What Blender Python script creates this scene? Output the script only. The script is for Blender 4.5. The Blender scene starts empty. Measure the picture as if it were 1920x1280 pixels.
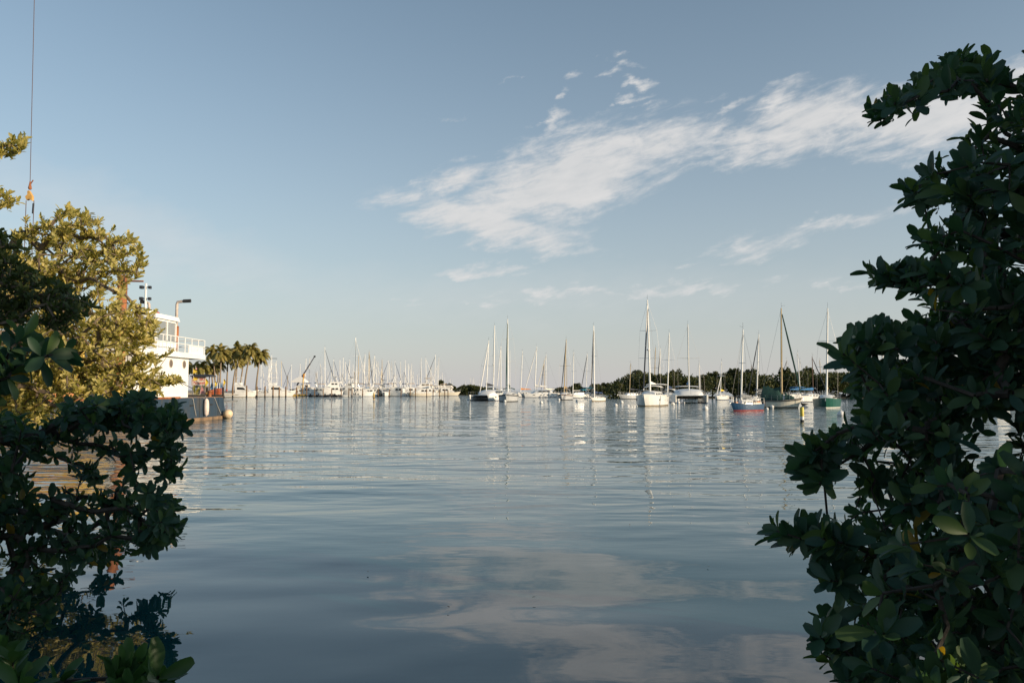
import bpy, math, random
import numpy as np
from mathutils import Vector, Matrix, Quaternion
rad = math.radians
SC = bpy.context.scene
COL = SC.collection
R = random.Random(7)
NR = np.random.default_rng(11)

# ---------------------------------------------------------------- camera
F = 1493.0; HOR = 729.0; CAMH = 2.2            # photograph pixels (1920 x 1280)
PITCH = math.atan((HOR - 640) / F)
cam_d = bpy.data.cameras.new('camera'); cam = bpy.data.objects.new('camera', cam_d); COL.objects.link(cam)
cam_d.sensor_width = 36; cam_d.lens = F / 1920 * 36
cam_d.clip_start = 0.05; cam_d.clip_end = 30000
cam.location = (0, 0, CAMH); cam.rotation_euler = (math.pi / 2 + PITCH, 0, 0)
SC.camera = cam
CP, SP = math.cos(PITCH), math.sin(PITCH)
def ray(px, py):
    x, y = (px - 960) / F, (640 - py) / F
    return Vector((x, CP - y * SP, SP + y * CP))
def at(px, py, Y):
    d = ray(px, py); k = Y / d.y
    return Vector((d.x * k, Y, CAMH + d.z * k))
def wat(px, py):
    d = ray(px, py); k = -CAMH / d.z
    return Vector((d.x * k, d.y * k, 0))

# ---------------------------------------------------------------- light
SUN_AZ, SUN_EL = rad(115), rad(13)
sd = Vector((math.sin(SUN_AZ) * math.cos(SUN_EL), math.cos(SUN_AZ) * math.cos(SUN_EL), math.sin(SUN_EL)))
sun_d = bpy.data.lights.new('sun', 'SUN'); sun_d.energy = 5.0; sun_d.angle = rad(0.5); sun_d.color = (1.0, 0.81, 0.58)
sun = bpy.data.objects.new('sun', sun_d); COL.objects.link(sun)
sun.rotation_euler = (-sd).to_track_quat('-Z', 'Y').to_euler(); sun.location = (30, -10, 20)
SC.view_settings.view_transform = 'Standard'; SC.view_settings.look = 'None'
SC.view_settings.exposure = 0.2; SC.view_settings.gamma = 1.0
SC.cycles.use_denoising = True
SC.cycles.max_bounces = 6; SC.cycles.transparent_max_bounces = 8
SC.cycles.caustics_reflective = False; SC.cycles.caustics_refractive = False
SC.cycles.sample_clamp_indirect = 4.0

class NT:
    """small helper to wire shader nodes"""
    def __init__(s, tree): s.t = tree; s.n = tree.nodes; s.l = tree.links
    def new(s, typ, **kw):
        n = s.n.new(typ)
        for k, v in kw.items(): setattr(n, k, v)
        return n
    def link(s, a, b): s.l.new(a, b)
    def m(s, op, a, b=None, c=None, clamp=False):
        n = s.n.new('ShaderNodeMath'); n.operation = op; n.use_clamp = clamp
        for i, v in enumerate((a, b, c)):
            if v is None: continue
            if isinstance(v, (int, float)): n.inputs[i].default_value = v
            else: s.l.new(v, n.inputs[i])
        return n.outputs[0]
    def ramp(s, fac, stops, mode='LINEAR'):
        n = s.n.new('ShaderNodeValToRGB'); n.color_ramp.interpolation = mode
        e = n.color_ramp.elements
        while len(e) < len(stops): e.new(0.5)
        for i, (p, c) in enumerate(stops):
            e[i].position = p; e[i].color = (*c, 1) if len(c) == 3 else c
        s.l.new(fac, n.inputs[0]); return n.outputs[0]
    def mix(s, fac, a, b, blend='MIX'):
        n = s.n.new('ShaderNodeMix'); n.data_type = 'RGBA'; n.blend_type = blend
        for i, v in ((0, fac), (6, a), (7, b)):
            if isinstance(v, (int, float)): n.inputs[i].default_value = v
            elif isinstance(v, tuple): n.inputs[i].default_value = (*v, 1)
            else: s.l.new(v, n.inputs[i])
        return n.outputs[2]

# ---------------------------------------------------------------- world: sky and clouds
W = bpy.data.worlds.new('World'); SC.world = W; W.use_nodes = True
W.node_tree.nodes.clear(); w = NT(W.node_tree)
SKY_STRENGTH = 0.135
out = w.new('ShaderNodeOutputWorld'); bg = w.new('ShaderNodeBackground'); bg.inputs[1].default_value = SKY_STRENGTH
w.link(bg.outputs[0], out.inputs[0])
sky = w.new('ShaderNodeTexSky', sky_type='NISHITA', sun_disc=False, sun_elevation=SUN_EL, sun_rotation=SUN_AZ)
sky.air_density = 1.0; sky.dust_density = 0.6; sky.ozone_density = 2.0; sky.altitude = 0
tc = w.new('ShaderNodeTexCoord'); sep = w.new('ShaderNodeSeparateXYZ'); w.link(tc.outputs['Generated'], sep.inputs[0])
dx, dy, dz = sep.outputs
az = w.m('ARCTAN2', dx, dy); el = w.m('ARCSINE', dz)
def azel(px, py):
    d = ray(px, py).normalized(); return math.atan2(d.x, d.y), math.asin(d.z)
# rotated coordinates along the cloud bank (tilted up to the right)
def cloud_noise(scale, ang, sx, sy, detail, seed, rough=0.6, warp=0.0):
    c, s_ = math.cos(ang), math.sin(ang)
    u = w.m('ADD', w.m('MULTIPLY', az, c * sx), w.m('MULTIPLY', el, s_ * sx))
    v = w.m('ADD', w.m('MULTIPLY', az, -s_ * sy), w.m('MULTIPLY', el, c * sy))
    cb = w.new('ShaderNodeCombineXYZ'); w.link(u, cb.inputs[0]); w.link(v, cb.inputs[1]); cb.inputs[2].default_value = seed
    n = w.new('ShaderNodeTexNoise'); n.inputs['Scale'].default_value = scale; n.inputs['Detail'].default_value = detail
    n.inputs['Roughness'].default_value = rough; n.inputs['Distortion'].default_value = warp
    w.link(cb.outputs[0], n.inputs['Vector']); return n.outputs[0]
n_big = cloud_noise(9, rad(14), 1.0, 2.6, 9, 3.1, 0.62, 0.5)
n_fine = cloud_noise(30, rad(13), 0.8, 3.0, 7, 8.7, 0.62, 0.4)
n_warp = cloud_noise(7, 0, 1, 2, 4, 15.0)
n_w2 = cloud_noise(16, rad(12), 1, 1.8, 5, 21.0, .6); n_w3 = cloud_noise(16, rad(12), 1, 1.8, 5, 27.0, .6)
azw = w.m('ADD', az, w.m('ADD', w.m('MULTIPLY', w.m('SUBTRACT', n_w2, .5), .10), w.m('MULTIPLY', w.m('SUBTRACT', n_fine, .5), .03)))
elw = w.m('ADD', el, w.m('ADD', w.m('MULTIPLY', w.m('SUBTRACT', n_w3, .5), .055), w.m('MULTIPLY', w.m('SUBTRACT', n_big, .5), .02)))
def blob(px, py, a, b, ang, k):
    u0, v0 = azel(px, py); a /= F; b /= F
    c, s_ = math.cos(rad(ang)), math.sin(rad(ang))
    du = w.m('SUBTRACT', azw, u0); dv = w.m('SUBTRACT', elw, v0)
    p = w.m('ADD', w.m('MULTIPLY', du, c / a), w.m('MULTIPLY', dv, s_ / a))
    q = w.m('ADD', w.m('MULTIPLY', du, -s_ / b), w.m('MULTIPLY', dv, c / b))
    r = w.m('SQRT', w.m('ADD', w.m('MULTIPLY', p, p), w.m('MULTIPLY', q, q)))
    return w.m('MULTIPLY', w.m('SUBTRACT', 1.0, r, clamp=True), k)
BLOBS = [(1060, 335, 340, 105, 17, 1.3), (925, 422, 270, 58, -12, 1.15), (860, 330, 120, 34, 14, .85), (1240, 270, 170, 66, 6, 1.0), (1400, 258, 130, 55, 8, .95), (1500, 235, 200, 80, 4, 1.15),
         (1700, 225, 240, 85, 0, 1.25), (1900, 200, 200, 90, 5, 1.1), (1460, 190, 90, 40, 20, .75),
         (1038, 215, 80, 22, 38, .7), (1075, 240, 90, 30, 10, .5), (1158, 103, 40, 13, 0, .75), (1072, 145, 36, 15, 10, .7), (1140, 143, 42, 14, 5, .75),
         (1168, 125, 50, 13, -5, .65), (1203, 157, 46, 14, 0, .75), (1190, 184, 52, 13, 0, .65), (1206, 203, 44, 10, 0, .6), (1075, 178, 24, 12, 20, .7),
         (1420, 462, 140, 32, 10, .62), (1590, 415, 200, 22, 9, .52), (910, 510, 130, 20, 0, .62), (1150, 546, 560, 24, 1, .62), (950, 568, 280, 20, 0, .58),
         (1570, 536, 90, 12, 2, .45), (838, 225, 30, 9, 0, .5), (955, 153, 26, 8, 10, .45), (485, 551, 70, 16, 0, .4), (1300, 500, 60, 14, 0, .42), (1370, 192, 60, 14, 10, .5)]
mask = None
for b in BLOBS:
    o = blob(*b); mask = o if mask is None else w.m('MAXIMUM', mask, o)
tex = w.m('ADD', w.m('MULTIPLY', w.m('SUBTRACT', n_big, 0.5), 2.6), w.m('MULTIPLY', w.m('SUBTRACT', n_fine, 0.5), 2.0))
gate = w.m('MULTIPLY', mask, 4.0, clamp=True)
dens = w.m('ADD', w.m('MULTIPLY', mask, 1.25), w.m('MULTIPLY', w.m('MULTIPLY', tex, 0.75), gate))
mr = w.new('ShaderNodeMapRange', interpolation_type='SMOOTHSTEP'); mr.inputs[1].default_value = 0.12; mr.inputs[2].default_value = 1.20
mr.inputs[3].default_value = 0; mr.inputs[4].default_value = 0.90; w.link(dens, mr.inputs[0])
veil = None
for b in [(230, 420, 560, 70, -17, .42), (330, 500, 420, 40, -5, .36), (1000, 560, 800, 70, 0, .30)]:
    o = blob(*b); veil = o if veil is None else w.m('MAXIMUM', veil, o)
veil = w.m('MULTIPLY', veil, w.m('ADD', n_warp, 0.25))
fac = w.m('MAXIMUM', mr.outputs[0], veil)
hs = w.new('ShaderNodeHueSaturation'); hs.inputs['Saturation'].default_value = 0.80; hs.inputs['Value'].default_value = 1.0
w.link(sky.outputs[0], hs.inputs['Color'])
hazef = w.m('MULTIPLY', w.m('EXPONENT', w.m('MULTIPLY', w.m('ABSOLUTE', el), -1 / .20)), .90)
tint = w.mix(1.0, hs.outputs[0], (.850, .975, .965), 'MULTIPLY')
hazed = w.mix(hazef, tint, (3.72, 3.58, 3.64))
cl_col = w.mix(w.m('MULTIPLY', w.m('ADD', w.m('MULTIPLY', n_fine, 0.6), w.m('MULTIPLY', n_big, 0.5)), 1.0, clamp=True), (3.3, 3.5, 3.65), (5.5, 5.3, 5.15))
skyc = w.mix(fac, hazed, cl_col)
w.link(skyc, bg.inputs[0])

# ---------------------------------------------------------------- materials
MATS = {}
def mat(name, col, rough=0.55, var=0.10, scale=3.0, metal=0.0, spec=0.5, bump=0.0, coat=0.0):
    if name in MATS: return MATS[name]
    m = bpy.data.materials.new(name); m.use_nodes = True; t = NT(m.node_tree)
    p = t.n['Principled BSDF']; p.inputs['Roughness'].default_value = rough; p.inputs['Metallic'].default_value = metal
    p.inputs['Specular IOR Level'].default_value = spec; p.inputs['Coat Weight'].default_value = coat
    co = t.new('ShaderNodeTexCoord'); n = t.new('ShaderNodeTexNoise'); n.inputs['Scale'].default_value = scale
    n.inputs['Detail'].default_value = 6; n.inputs['Roughness'].default_value = 0.65
    t.link(co.outputs['Object'], n.inputs['Vector'])
    lo = tuple(max(0, c * (1 - var * 2)) for c in col); hi = tuple(min(1, c * (1 + var)) for c in col)
    t.link(t.ramp(n.outputs[0], [(0.3, lo), (0.65, hi)]), p.inputs['Base Color'])
    if bump:
        b = t.new('ShaderNodeBump'); b.inputs['Strength'].default_value = bump; b.inputs['Distance'].default_value = 0.02
        t.link(n.outputs[0], b.inputs['Height']); t.link(b.outputs[0], p.inputs['Normal'])
    MATS[name] = m; return m
def rust_mat(name, base, rust, amount=0.5, scale=2.0, rough=0.7):
    if name in MATS: return MATS[name]
    m = bpy.data.materials.new(name); m.use_nodes = True; t = NT(m.node_tree); p = t.n['Principled BSDF']; p.inputs['Roughness'].default_value = rough
    co = t.new('ShaderNodeTexCoord'); mp = t.new('ShaderNodeMapping'); mp.inputs['Scale'].default_value = (1, 1, .35)
    n = t.new('ShaderNodeTexNoise'); n.inputs['Scale'].default_value = scale; n.inputs['Detail'].default_value = 9; n.inputs['Roughness'].default_value = .7
    t.link(co.outputs['Object'], mp.inputs[0]); t.link(mp.outputs[0], n.inputs['Vector'])
    f = t.ramp(n.outputs[0], [(0.62 - amount * .35, (0, 0, 0)), (0.72 - amount * .3, (1, 1, 1))])
    t.link(t.mix(f, base, rust), p.inputs['Base Color']); MATS[name] = m; return m
def leaf_mat(name, cols, trans=0.35, rough=0.38, yellow=0.0):
    if name in MATS: return MATS[name]
    m = bpy.data.materials.new(name); m.use_nodes = True; t = NT(m.node_tree); p = t.n['Principled BSDF']
    g = t.new('ShaderNodeNewGeometry')
    stops = [(i / max(1, len(cols)) , c) for i, c in enumerate(cols)]
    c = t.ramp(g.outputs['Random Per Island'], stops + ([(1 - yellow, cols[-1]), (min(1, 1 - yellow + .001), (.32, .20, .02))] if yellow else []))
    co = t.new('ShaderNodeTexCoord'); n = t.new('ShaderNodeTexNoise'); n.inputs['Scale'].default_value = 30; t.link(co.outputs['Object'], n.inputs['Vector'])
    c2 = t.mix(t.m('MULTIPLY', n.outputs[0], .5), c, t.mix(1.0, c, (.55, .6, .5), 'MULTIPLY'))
    t.link(c2, p.inputs['Base Color']); p.inputs['Roughness'].default_value = rough; p.inputs['Specular IOR Level'].default_value = 0.28
    tr = t.new('ShaderNodeBsdfTranslucent'); t.link(t.mix(1.0, c, (1.5, 1.6, .7), 'MULTIPLY'), tr.inputs[0])
    mx = t.new('ShaderNodeMixShader'); mx.inputs[0].default_value = trans
    t.link(p.outputs[0], mx.inputs[1]); t.link(tr.outputs[0], mx.inputs[2]); t.link(mx.outputs[0], t.n['Material Output'].inputs[0])
    MATS[name] = m; return m

GEL = mat('gelcoat_white', (.80, .79, .76), .25, .04, 1.5, coat=.3)
CREAM = mat('gelcoat_cream', (.72, .66, .54), .3, .05, 1.5)
DECKW = mat('deck_offwhite', (.66, .63, .57), .6, .07, 4)
TAN = mat('varnished_wood', (.45, .27, .12), .4, .15, 5)
BRN = mat('brown_paint', (.12, .06, .035), .5, .15, 4)
ALU = mat('mast_aluminium', (.70, .69, .66), .35, .05, 4, metal=.15)
MASTW = mat('mast_white', (.86, .85, .81), .35, .04, 4)
MASTT = mat('mast_buff', (.52, .40, .22), .4, .08, 4)
STEEL = mat('stainless', (.6, .6, .6), .3, .05, 4, metal=.7)
WIRE = mat('rigging_wire', (.30, .29, .28), .5, .05, 4, metal=.3)
DARK = mat('dark_canvas', (.025, .03, .04), .8, .15, 5)
NAVY = mat('navy_canvas', (.02, .045, .12), .8, .15, 5)
BLUEC = mat('blue_canvas', (.03, .16, .36), .8, .12, 5)
TEAL = mat('teal_canvas', (.03, .28, .38), .8, .12, 5)
GREENC = mat('green_canvas', (.012, .055, .045), .85, .2, 4, bump=.4)
WHITEC = mat('white_canvas', (.78, .76, .72), .8, .05, 5)
GREYC = mat('grey_canvas', (.22, .23, .24), .85, .1, 4, bump=.4)
ORANGEC = mat('orange_canvas', (.60, .22, .05), .8, .1, 5)
PEACH = mat('peach_canvas', (.62, .42, .24), .8, .1, 5)
YELL = mat('yellow_paint', (.62, .40, .08), .5, .12, 4)
YELLC = mat('yellow_cloth', (.80, .55, .06), .8, .1, 3)
PINK = mat('pink_cloth', (.75, .40, .36), .8, .1, 3)
REDP = mat('red_paint', (.45, .05, .035), .45, .15, 3)
BOTR = mat('red_antifouling', (.36, .05, .035), .8, .2, 3)
BOTB = mat('blue_antifouling', (.03, .06, .13), .8, .2, 3)
BOTK = mat('black_antifouling', (.02, .022, .022), .8, .2, 3)
BOTT = mat('stained_waterline', (.30, .22, .11), .8, .2, 3)
HBLUE = mat('hull_blue', (.022, .070, .145), .35, .1, 2, coat=.3)
HGREEN = mat('hull_green', (.016, .095, .068), .35, .1, 2, coat=.3)
HGREY = mat('hull_grey', (.50, .51, .52), .35, .06, 2)
GLASS = mat('dark_window', (.02, .024, .028), .08, .1, 2, spec=.7)
PALEGL = mat('pale_window', (.32, .36, .38), .06, .1, 1, spec=.8)
RUBBER = mat('black_rubber', (.02, .02, .02), .7, .1, 5)
WOODP = mat('pile_wood', (.20, .115, .055), .85, .25, 6, bump=.5)
PLANK = mat('dock_plank', (.30, .25, .19), .85, .2, 5)
LAMPR = mat('red_lens', (.40, .03, .03), .3, .1, 4)
BUOYW = mat('buoy_white', (.78, .76, .72), .5, .10, 5)
BARK = mat('bark', (.055, .045, .036), .9, .3, 12, bump=.6)
BARKL = mat('bark_pale', (.16, .12, .085), .9, .25, 10, bump=.6)
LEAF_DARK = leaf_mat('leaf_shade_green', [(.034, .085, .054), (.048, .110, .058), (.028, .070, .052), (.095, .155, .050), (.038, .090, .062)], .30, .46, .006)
LEAF_SUN = leaf_mat('leaf_buttonwood_sunlit', [(.56, .46, .16), (.62, .51, .20), (.46, .39, .13), (.66, .54, .25), (.28, .25, .07)], .42, .42)  # sunlight put into the leaf colour; the shaded boughs get a darker copy
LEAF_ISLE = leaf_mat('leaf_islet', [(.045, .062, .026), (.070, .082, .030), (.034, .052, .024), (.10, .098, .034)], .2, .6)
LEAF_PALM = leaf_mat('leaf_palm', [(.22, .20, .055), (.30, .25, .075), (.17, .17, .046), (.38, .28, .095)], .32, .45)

# ---------------------------------------------------------------- mesh builder
class MB:
    def __init__(s): s.v = []; s.f = []
    def add(s, vs, fs):
        k = len(s.v); s.v.extend([tuple(v) for v in vs]); s.f.extend([tuple(i + k for i in f) for f in fs]); return s
    def box(s, x0, x1, y0, y1, z0, z1, tx=1.0, ty=1.0, bev=0.0):
        cx, cy = (x0 + x1) / 2, (y0 + y1) / 2
        b = [(x0, y0, z0), (x1, y0, z0), (x1, y1, z0), (x0, y1, z0)]
        t = [(cx + (x - cx) * tx, cy + (y - cy) * ty, z1) for x, y, _ in b]
        return s.add(b + t, [(3, 2, 1, 0), (4, 5, 6, 7), (0, 1, 5, 4), (1, 2, 6, 5), (2, 3, 7, 6), (3, 0, 4, 7)])
    def loft(s, rings, cap=True, closed=True):
        n = len(rings[0]); vs = [p for r in rings for p in r]; fs = []
        for i in range(len(rings) - 1):
            for j in range(n if closed else n - 1):
                a = i * n + j; b = i * n + (j + 1) % n; fs.append((a, b, b + n, a + n))
        if cap and closed: fs += [tuple(range(n))[::-1], tuple(range((len(rings) - 1) * n, len(rings) * n))]
        return s.add(vs, fs)
    def tube(s, pts, r, n=6, cap=True):
        pts = [Vector(p) for p in pts]; rs = r if isinstance(r, (list, tuple)) else [r] * len(pts)
        rings = []; up = None
        for i, p in enumerate(pts):
            d = (pts[min(i + 1, len(pts) - 1)] - pts[max(i - 1, 0)])
            if d.length < 1e-9: d = Vector((0, 0, 1))
            d.normalize()
            if up is None:
                a = d.orthogonal().normalized()
            else:
                a = up - d * up.dot(d)
                a = a.normalized() if a.length > 1e-6 else d.orthogonal().normalized()
            up = a; b = d.cross(a)
            rings.append([p + (a * math.cos(2 * math.pi * k / n) + b * math.sin(2 * math.pi * k / n)) * rs[i] for k in range(n)])
        return s.loft(rings, cap)
    def ball(s, c, rx, ry=None, rz=None, nu=12, nv=8):
        ry = ry or rx; rz = rz or rx; rings = []
        for i in range(nv + 1):
            th = math.pi * (0.02 + 0.96 * i / nv); z = -math.cos(th); q = math.sin(th)
            rings.append([(c[0] + rx * q * math.cos(2 * math.pi * k / nu), c[1] + ry * q * math.sin(2 * math.pi * k / nu), c[2] + rz * z) for k in range(nu)])
        return s.loft(rings)
    def lathe(s, c, prof, n=12):
        return s.loft([[(c[0] + r * math.cos(2 * math.pi * k / n), c[1] + r * math.sin(2 * math.pi * k / n), c[2] + z) for k in range(n)] for r, z in prof])
    def extr_y(s, poly, y0, y1):                                 # polygon in x,z extruded along y
        n = len(poly); vs = [(x, y0, z) for x, z in poly] + [(x, y1, z) for x, z in poly]
        return s.add(vs, [tuple(range(n)), tuple(range(n, 2 * n))[::-1]] + [(i, i + n, (i + 1) % n + n, (i + 1) % n) for i in range(n)])
    def extr_x(s, poly, x0, x1):                                 # polygon in y,z extruded along x
        n = len(poly); vs = [(x0, y, z) for y, z in poly] + [(x1, y, z) for y, z in poly]
        return s.add(vs, [tuple(range(n))[::-1], tuple(range(n, 2 * n))] + [(i, (i + 1) % n, (i + 1) % n + n, i + n) for i in range(n)])
    def extr_z(s, poly, z0, z1):
        n = len(poly); vs = [(x, y, z0) for x, y in poly] + [(x, y, z1) for x, y in poly]
        return s.add(vs, [tuple(range(n))[::-1], tuple(range(n, 2 * n))] + [(i, (i + 1) % n, (i + 1) % n + n, i + n) for i in range(n)])
    def quad(s, a, b, c, d): return s.add([a, b, c, d], [(0, 1, 2, 3)])
    def build(s, name, m, parent=None, smooth=False, fix=True):
        me = bpy.data.meshes.new(name); me.from_pydata(s.v, [], s.f); me.update()
        if fix:
            import bmesh
            bm = bmesh.new(); bm.from_mesh(me); bmesh.ops.recalc_face_normals(bm, faces=bm.faces[:]); bm.to_mesh(me); bm.free()
        me.materials.append(m)
        if smooth:
            me.polygons.foreach_set('use_smooth', [True] * len(me.polygons))
            try: me.set_sharp_from_angle(angle=rad(38))
            except Exception: pass
        o = bpy.data.objects.new(name, me); COL.objects.link(o)
        if parent is not None: o.parent = parent
        return o
def npmesh(name, V, Fq, m, parent=None, smooth=False):
    """V (n,3), Fq (k,4) quads"""
    me = bpy.data.meshes.new(name); me.vertices.add(len(V)); me.vertices.foreach_set('co', np.asarray(V, dtype=np.float32).ravel())
    k = len(Fq); me.loops.add(k * 4); me.loops.foreach_set('vertex_index', np.asarray(Fq, dtype=np.int32).ravel())
    me.polygons.add(k); me.polygons.foreach_set('loop_start', np.arange(0, k * 4, 4, dtype=np.int32))
    try: me.polygons.foreach_set('loop_total', np.full(k, 4, dtype=np.int32))
    except Exception: pass
    if smooth: me.polygons.foreach_set('use_smooth', np.ones(k, dtype=bool))
    me.update(calc_edges=True); me.materials.append(m)
    o = bpy.data.objects.new(name, me); COL.objects.link(o)
    if parent is not None: o.parent = parent
    return o
def tag(o, label, cat, group=None):
    o['label'] = label; o['category'] = cat
    if group: o['group'] = group
    return o
def thing(name, label, cat, loc=(0, 0, 0), rz=0.0, group=None):
    o = bpy.data.objects.new(name, None); COL.objects.link(o); o.empty_display_size = .3
    o.location = loc; o.rotation_euler = (0, 0, rz); return tag(o, label, cat, group)
def struct(o): o['kind'] = 'structure'; return o
def copy_tree(o, parent=None):
    c = o.copy(); COL.objects.link(c)
    if parent is not None: c.parent = parent
    for ch in list(o.children): copy_tree(ch, c)
    return c

# ---------------------------------------------------------------- water, ground
def build_water():
    NRAD, NANG = 760, 460
    r = np.geomspace(2.0, 9000, NRAD); a = np.linspace(rad(-105), rad(105), NANG)
    # denser angles in front
    a = np.sign(a) * np.abs(a / rad(105)) ** 1.35 * rad(105)
    RR, AA = np.meshgrid(r, a, indexing='ij')
    X = RR * np.sin(AA); Y = RR * np.cos(AA); Z = np.zeros_like(X)
    dr = RR * (math.log(9000 / 2.0) / NRAD)
    rs = np.random.default_rng(5)
    for i in range(64):
        lam = float(np.exp(rs.uniform(math.log(.34), math.log(7.0))))
        th = rs.normal(0, 0.42) + (0.12 if i % 2 else -0.25)             # travel mostly along the view: crests lie across it
        if lam < 1.0: th = rs.normal(0, .85)
        k = 2 * math.pi / lam; slope = 0.0084 if lam > 2 else (0.0078 if lam > .9 else 0.0038)
        amp = slope / k
        fade = np.clip((lam - 3.2 * dr) / (1.5 * lam), 0, 1)
        ph = rs.uniform(0, 6.28)
        env = 0.65 + 0.35 * np.sin(X * rs.uniform(.05, .2) + Y * rs.uniform(.05, .2) + rs.uniform(0, 6))
        Z += amp * fade * env * np.sin(k * (math.sin(th) * X + math.cos(th) * Y) + ph)
    V = np.stack([X, Y, Z], -1).reshape(-1, 3)
    idx = np.arange(NRAD * NANG).reshape(NRAD, NANG)
    Fq = np.stack([idx[:-1, :-1], idx[:-1, 1:], idx[1:, 1:], idx[1:, :-1]], -1).reshape(-1, 4)[:, ::-1]
    m = bpy.data.materials.new('sea_water'); m.use_nodes = True; t = NT(m.node_tree); p = t.n['Principled BSDF']
    p.inputs['Base Color'].default_value = (.005, .050, .057, 1); p.inputs['Roughness'].default_value = .015; p.inputs['IOR'].default_value = 1.5
    co = t.new('ShaderNodeTexCoord')
    def nz(sx, sy, scale, detail):
        mp = t.new('ShaderNodeMapping'); mp.inputs['Scale'].default_value = (sx, sy, 1); t.link(co.outputs['Object'], mp.inputs[0])
        n = t.new('ShaderNodeTexNoise'); n.inputs['Scale'].default_value = scale; n.inputs['Detail'].default_value = detail; n.inputs['Roughness'].default_value = .5
        t.link(mp.outputs[0], n.inputs['Vector']); return n.outputs[0]
    geo = t.new('ShaderNodeNewGeometry'); ln = t.new('ShaderNodeVectorMath', operation='LENGTH'); t.link(geo.outputs['Position'], ln.inputs[0])
    dist = ln.outputs['Value']
    far = t.m('MULTIPLY', t.m('SUBTRACT', dist, 9), 1 / 40, clamp=True)
    patch = nz(.35, 1, .10, 3)                                           # calm and ruffled streaks
    h = t.m('ADD', t.m('MULTIPLY', nz(.45, 1, 2.2, 2), .090), t.m('MULTIPLY', nz(.4, 1, .7, 2), .30))
    h = t.m('MULTIPLY', h, t.m('MULTIPLY', far, t.m('ADD', .35, t.m('MULTIPLY', patch, 1.2))))
    h = t.m('ADD', h, t.m('MULTIPLY', nz(.5, 1, 5.0, 2), .0006))
    b = t.new('ShaderNodeBump'); b.inputs['Strength'].default_value = 1.0; b.inputs['Distance'].default_value = 1.0
    t.link(h, b.inputs['Height']); t.link(b.outputs[0], p.inputs['Normal'])
    return struct(npmesh('water', V, Fq, m, None, True))
build_water()
GROUND = mat('ground_soil', (.10, .08, .055), .95, .25, 4, bump=.6)
g = MB(); g.extr_z([(-60, -60), (60, -60), (60, 9), (16, 9), (7.5, 6.5), (4.5, 2.2), (-3, 1.6), (-6.5, 4.5), (-14, 9.5), (-60, 9.5)], -.5, .35); struct(g.build('ground', GROUND))

# ---------------------------------------------------------------- foliage
def leaf_template(rows, wid, fold=.22, droop=.18, kind='obovate'):
    V = []; 
    for i in range(rows + 1):
        tt = i / rows
        prof = math.sin(math.pi * min(1, max(0, tt)) ** (1.40 if kind == 'obovate' else 1.0)) ** .60
        if i == 0: prof = .10
        if i == rows: prof = .42
        for sgn in (-1, 0, 1):
            V.append((sgn * prof * wid / 2, tt, abs(sgn) * prof * wid * fold - droop * tt * tt))
    Fq = []
    for i in range(rows):
        for j in range(2):
            a = i * 3 + j; Fq.append((a, a + 1, a + 4, a + 3))
    return np.array(V), np.array(Fq)
def place_leaves(P, D, N, L, tmpl):
    """P base, D leaf axis, N rough normal, L length"""
    V, Fq = tmpl
    D = D / np.linalg.norm(D, axis=1, keepdims=True)
    S = np.cross(D, N); S /= np.linalg.norm(S, axis=1, keepdims=True) + 1e-9
    U = np.cross(S, D)
    out = P[:, None, :] + L[:, None, None] * (V[None, :, 0, None] * S[:, None, :] + V[None, :, 1, None] * D[:, None, :] + V[None, :, 2, None] * U[:, None, :])
    n = len(P); nv = len(V)
    return out.reshape(-1, 3), (Fq[None] + (np.arange(n) * nv)[:, None, None]).reshape(-1, 4)
def rosettes(T, TD, per, L, Lvar, up=.35, spread=(35, 88), stem=.6):
    """leaf whorls round each twig tip T pointing along TD"""
    n = len(T); k = per
    P = np.repeat(T, k, 0); A = np.repeat(TD / np.linalg.norm(TD, axis=1, keepdims=True), k, 0)
    ref = np.where(np.abs(A[:, 2:3]) > .9, np.array([[1., 0, 0]]), np.array([[0, 0, 1.]]))
    B1 = np.cross(A, ref); B1 /= np.linalg.norm(B1, axis=1, keepdims=True); B2 = np.cross(A, B1)
    ph = np.tile(np.arange(k) * 2.4, n) + np.repeat(NR.uniform(0, 6.28, n), k) + NR.normal(0, .25, n * k)
    th = np.radians(NR.uniform(spread[0], spread[1], n * k))
    RD = B1 * np.cos(ph)[:, None] + B2 * np.sin(ph)[:, None]
    D = A * np.cos(th)[:, None] + RD * np.sin(th)[:, None] + np.array([0, 0, 1.]) * up * NR.uniform(-.2, 1, (n * k, 1)) + NR.normal(0, .12, (n * k, 3))
    Nn = A * np.sin(th)[:, None] - RD * np.cos(th)[:, None] + NR.normal(0, .25, (n * k, 3))
    back = np.tile(np.linspace(0, 1, k), n)[:, None] * NR.uniform(.6, 1.2, (n * k, 1))
    P = P - A * back * stem * L + RD * .05 * L
    LL = L * NR.uniform(1 - Lvar, 1 + Lvar, n * k)
    return P, D, Nn, LL
def inside(poly, pts):
    x, y = pts[:, 0], pts[:, 1]; res = np.zeros(len(pts), bool); n = len(poly); j = n - 1
    for i in range(n):
        xi, yi = poly[i]; xj, yj = poly[j]
        if yi != yj:
            c = ((yi > y) != (yj > y)) & (x < (xj - xi) * (y - yi) / (yj - yi) + xi); res ^= c
        j = i
    return res
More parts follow.
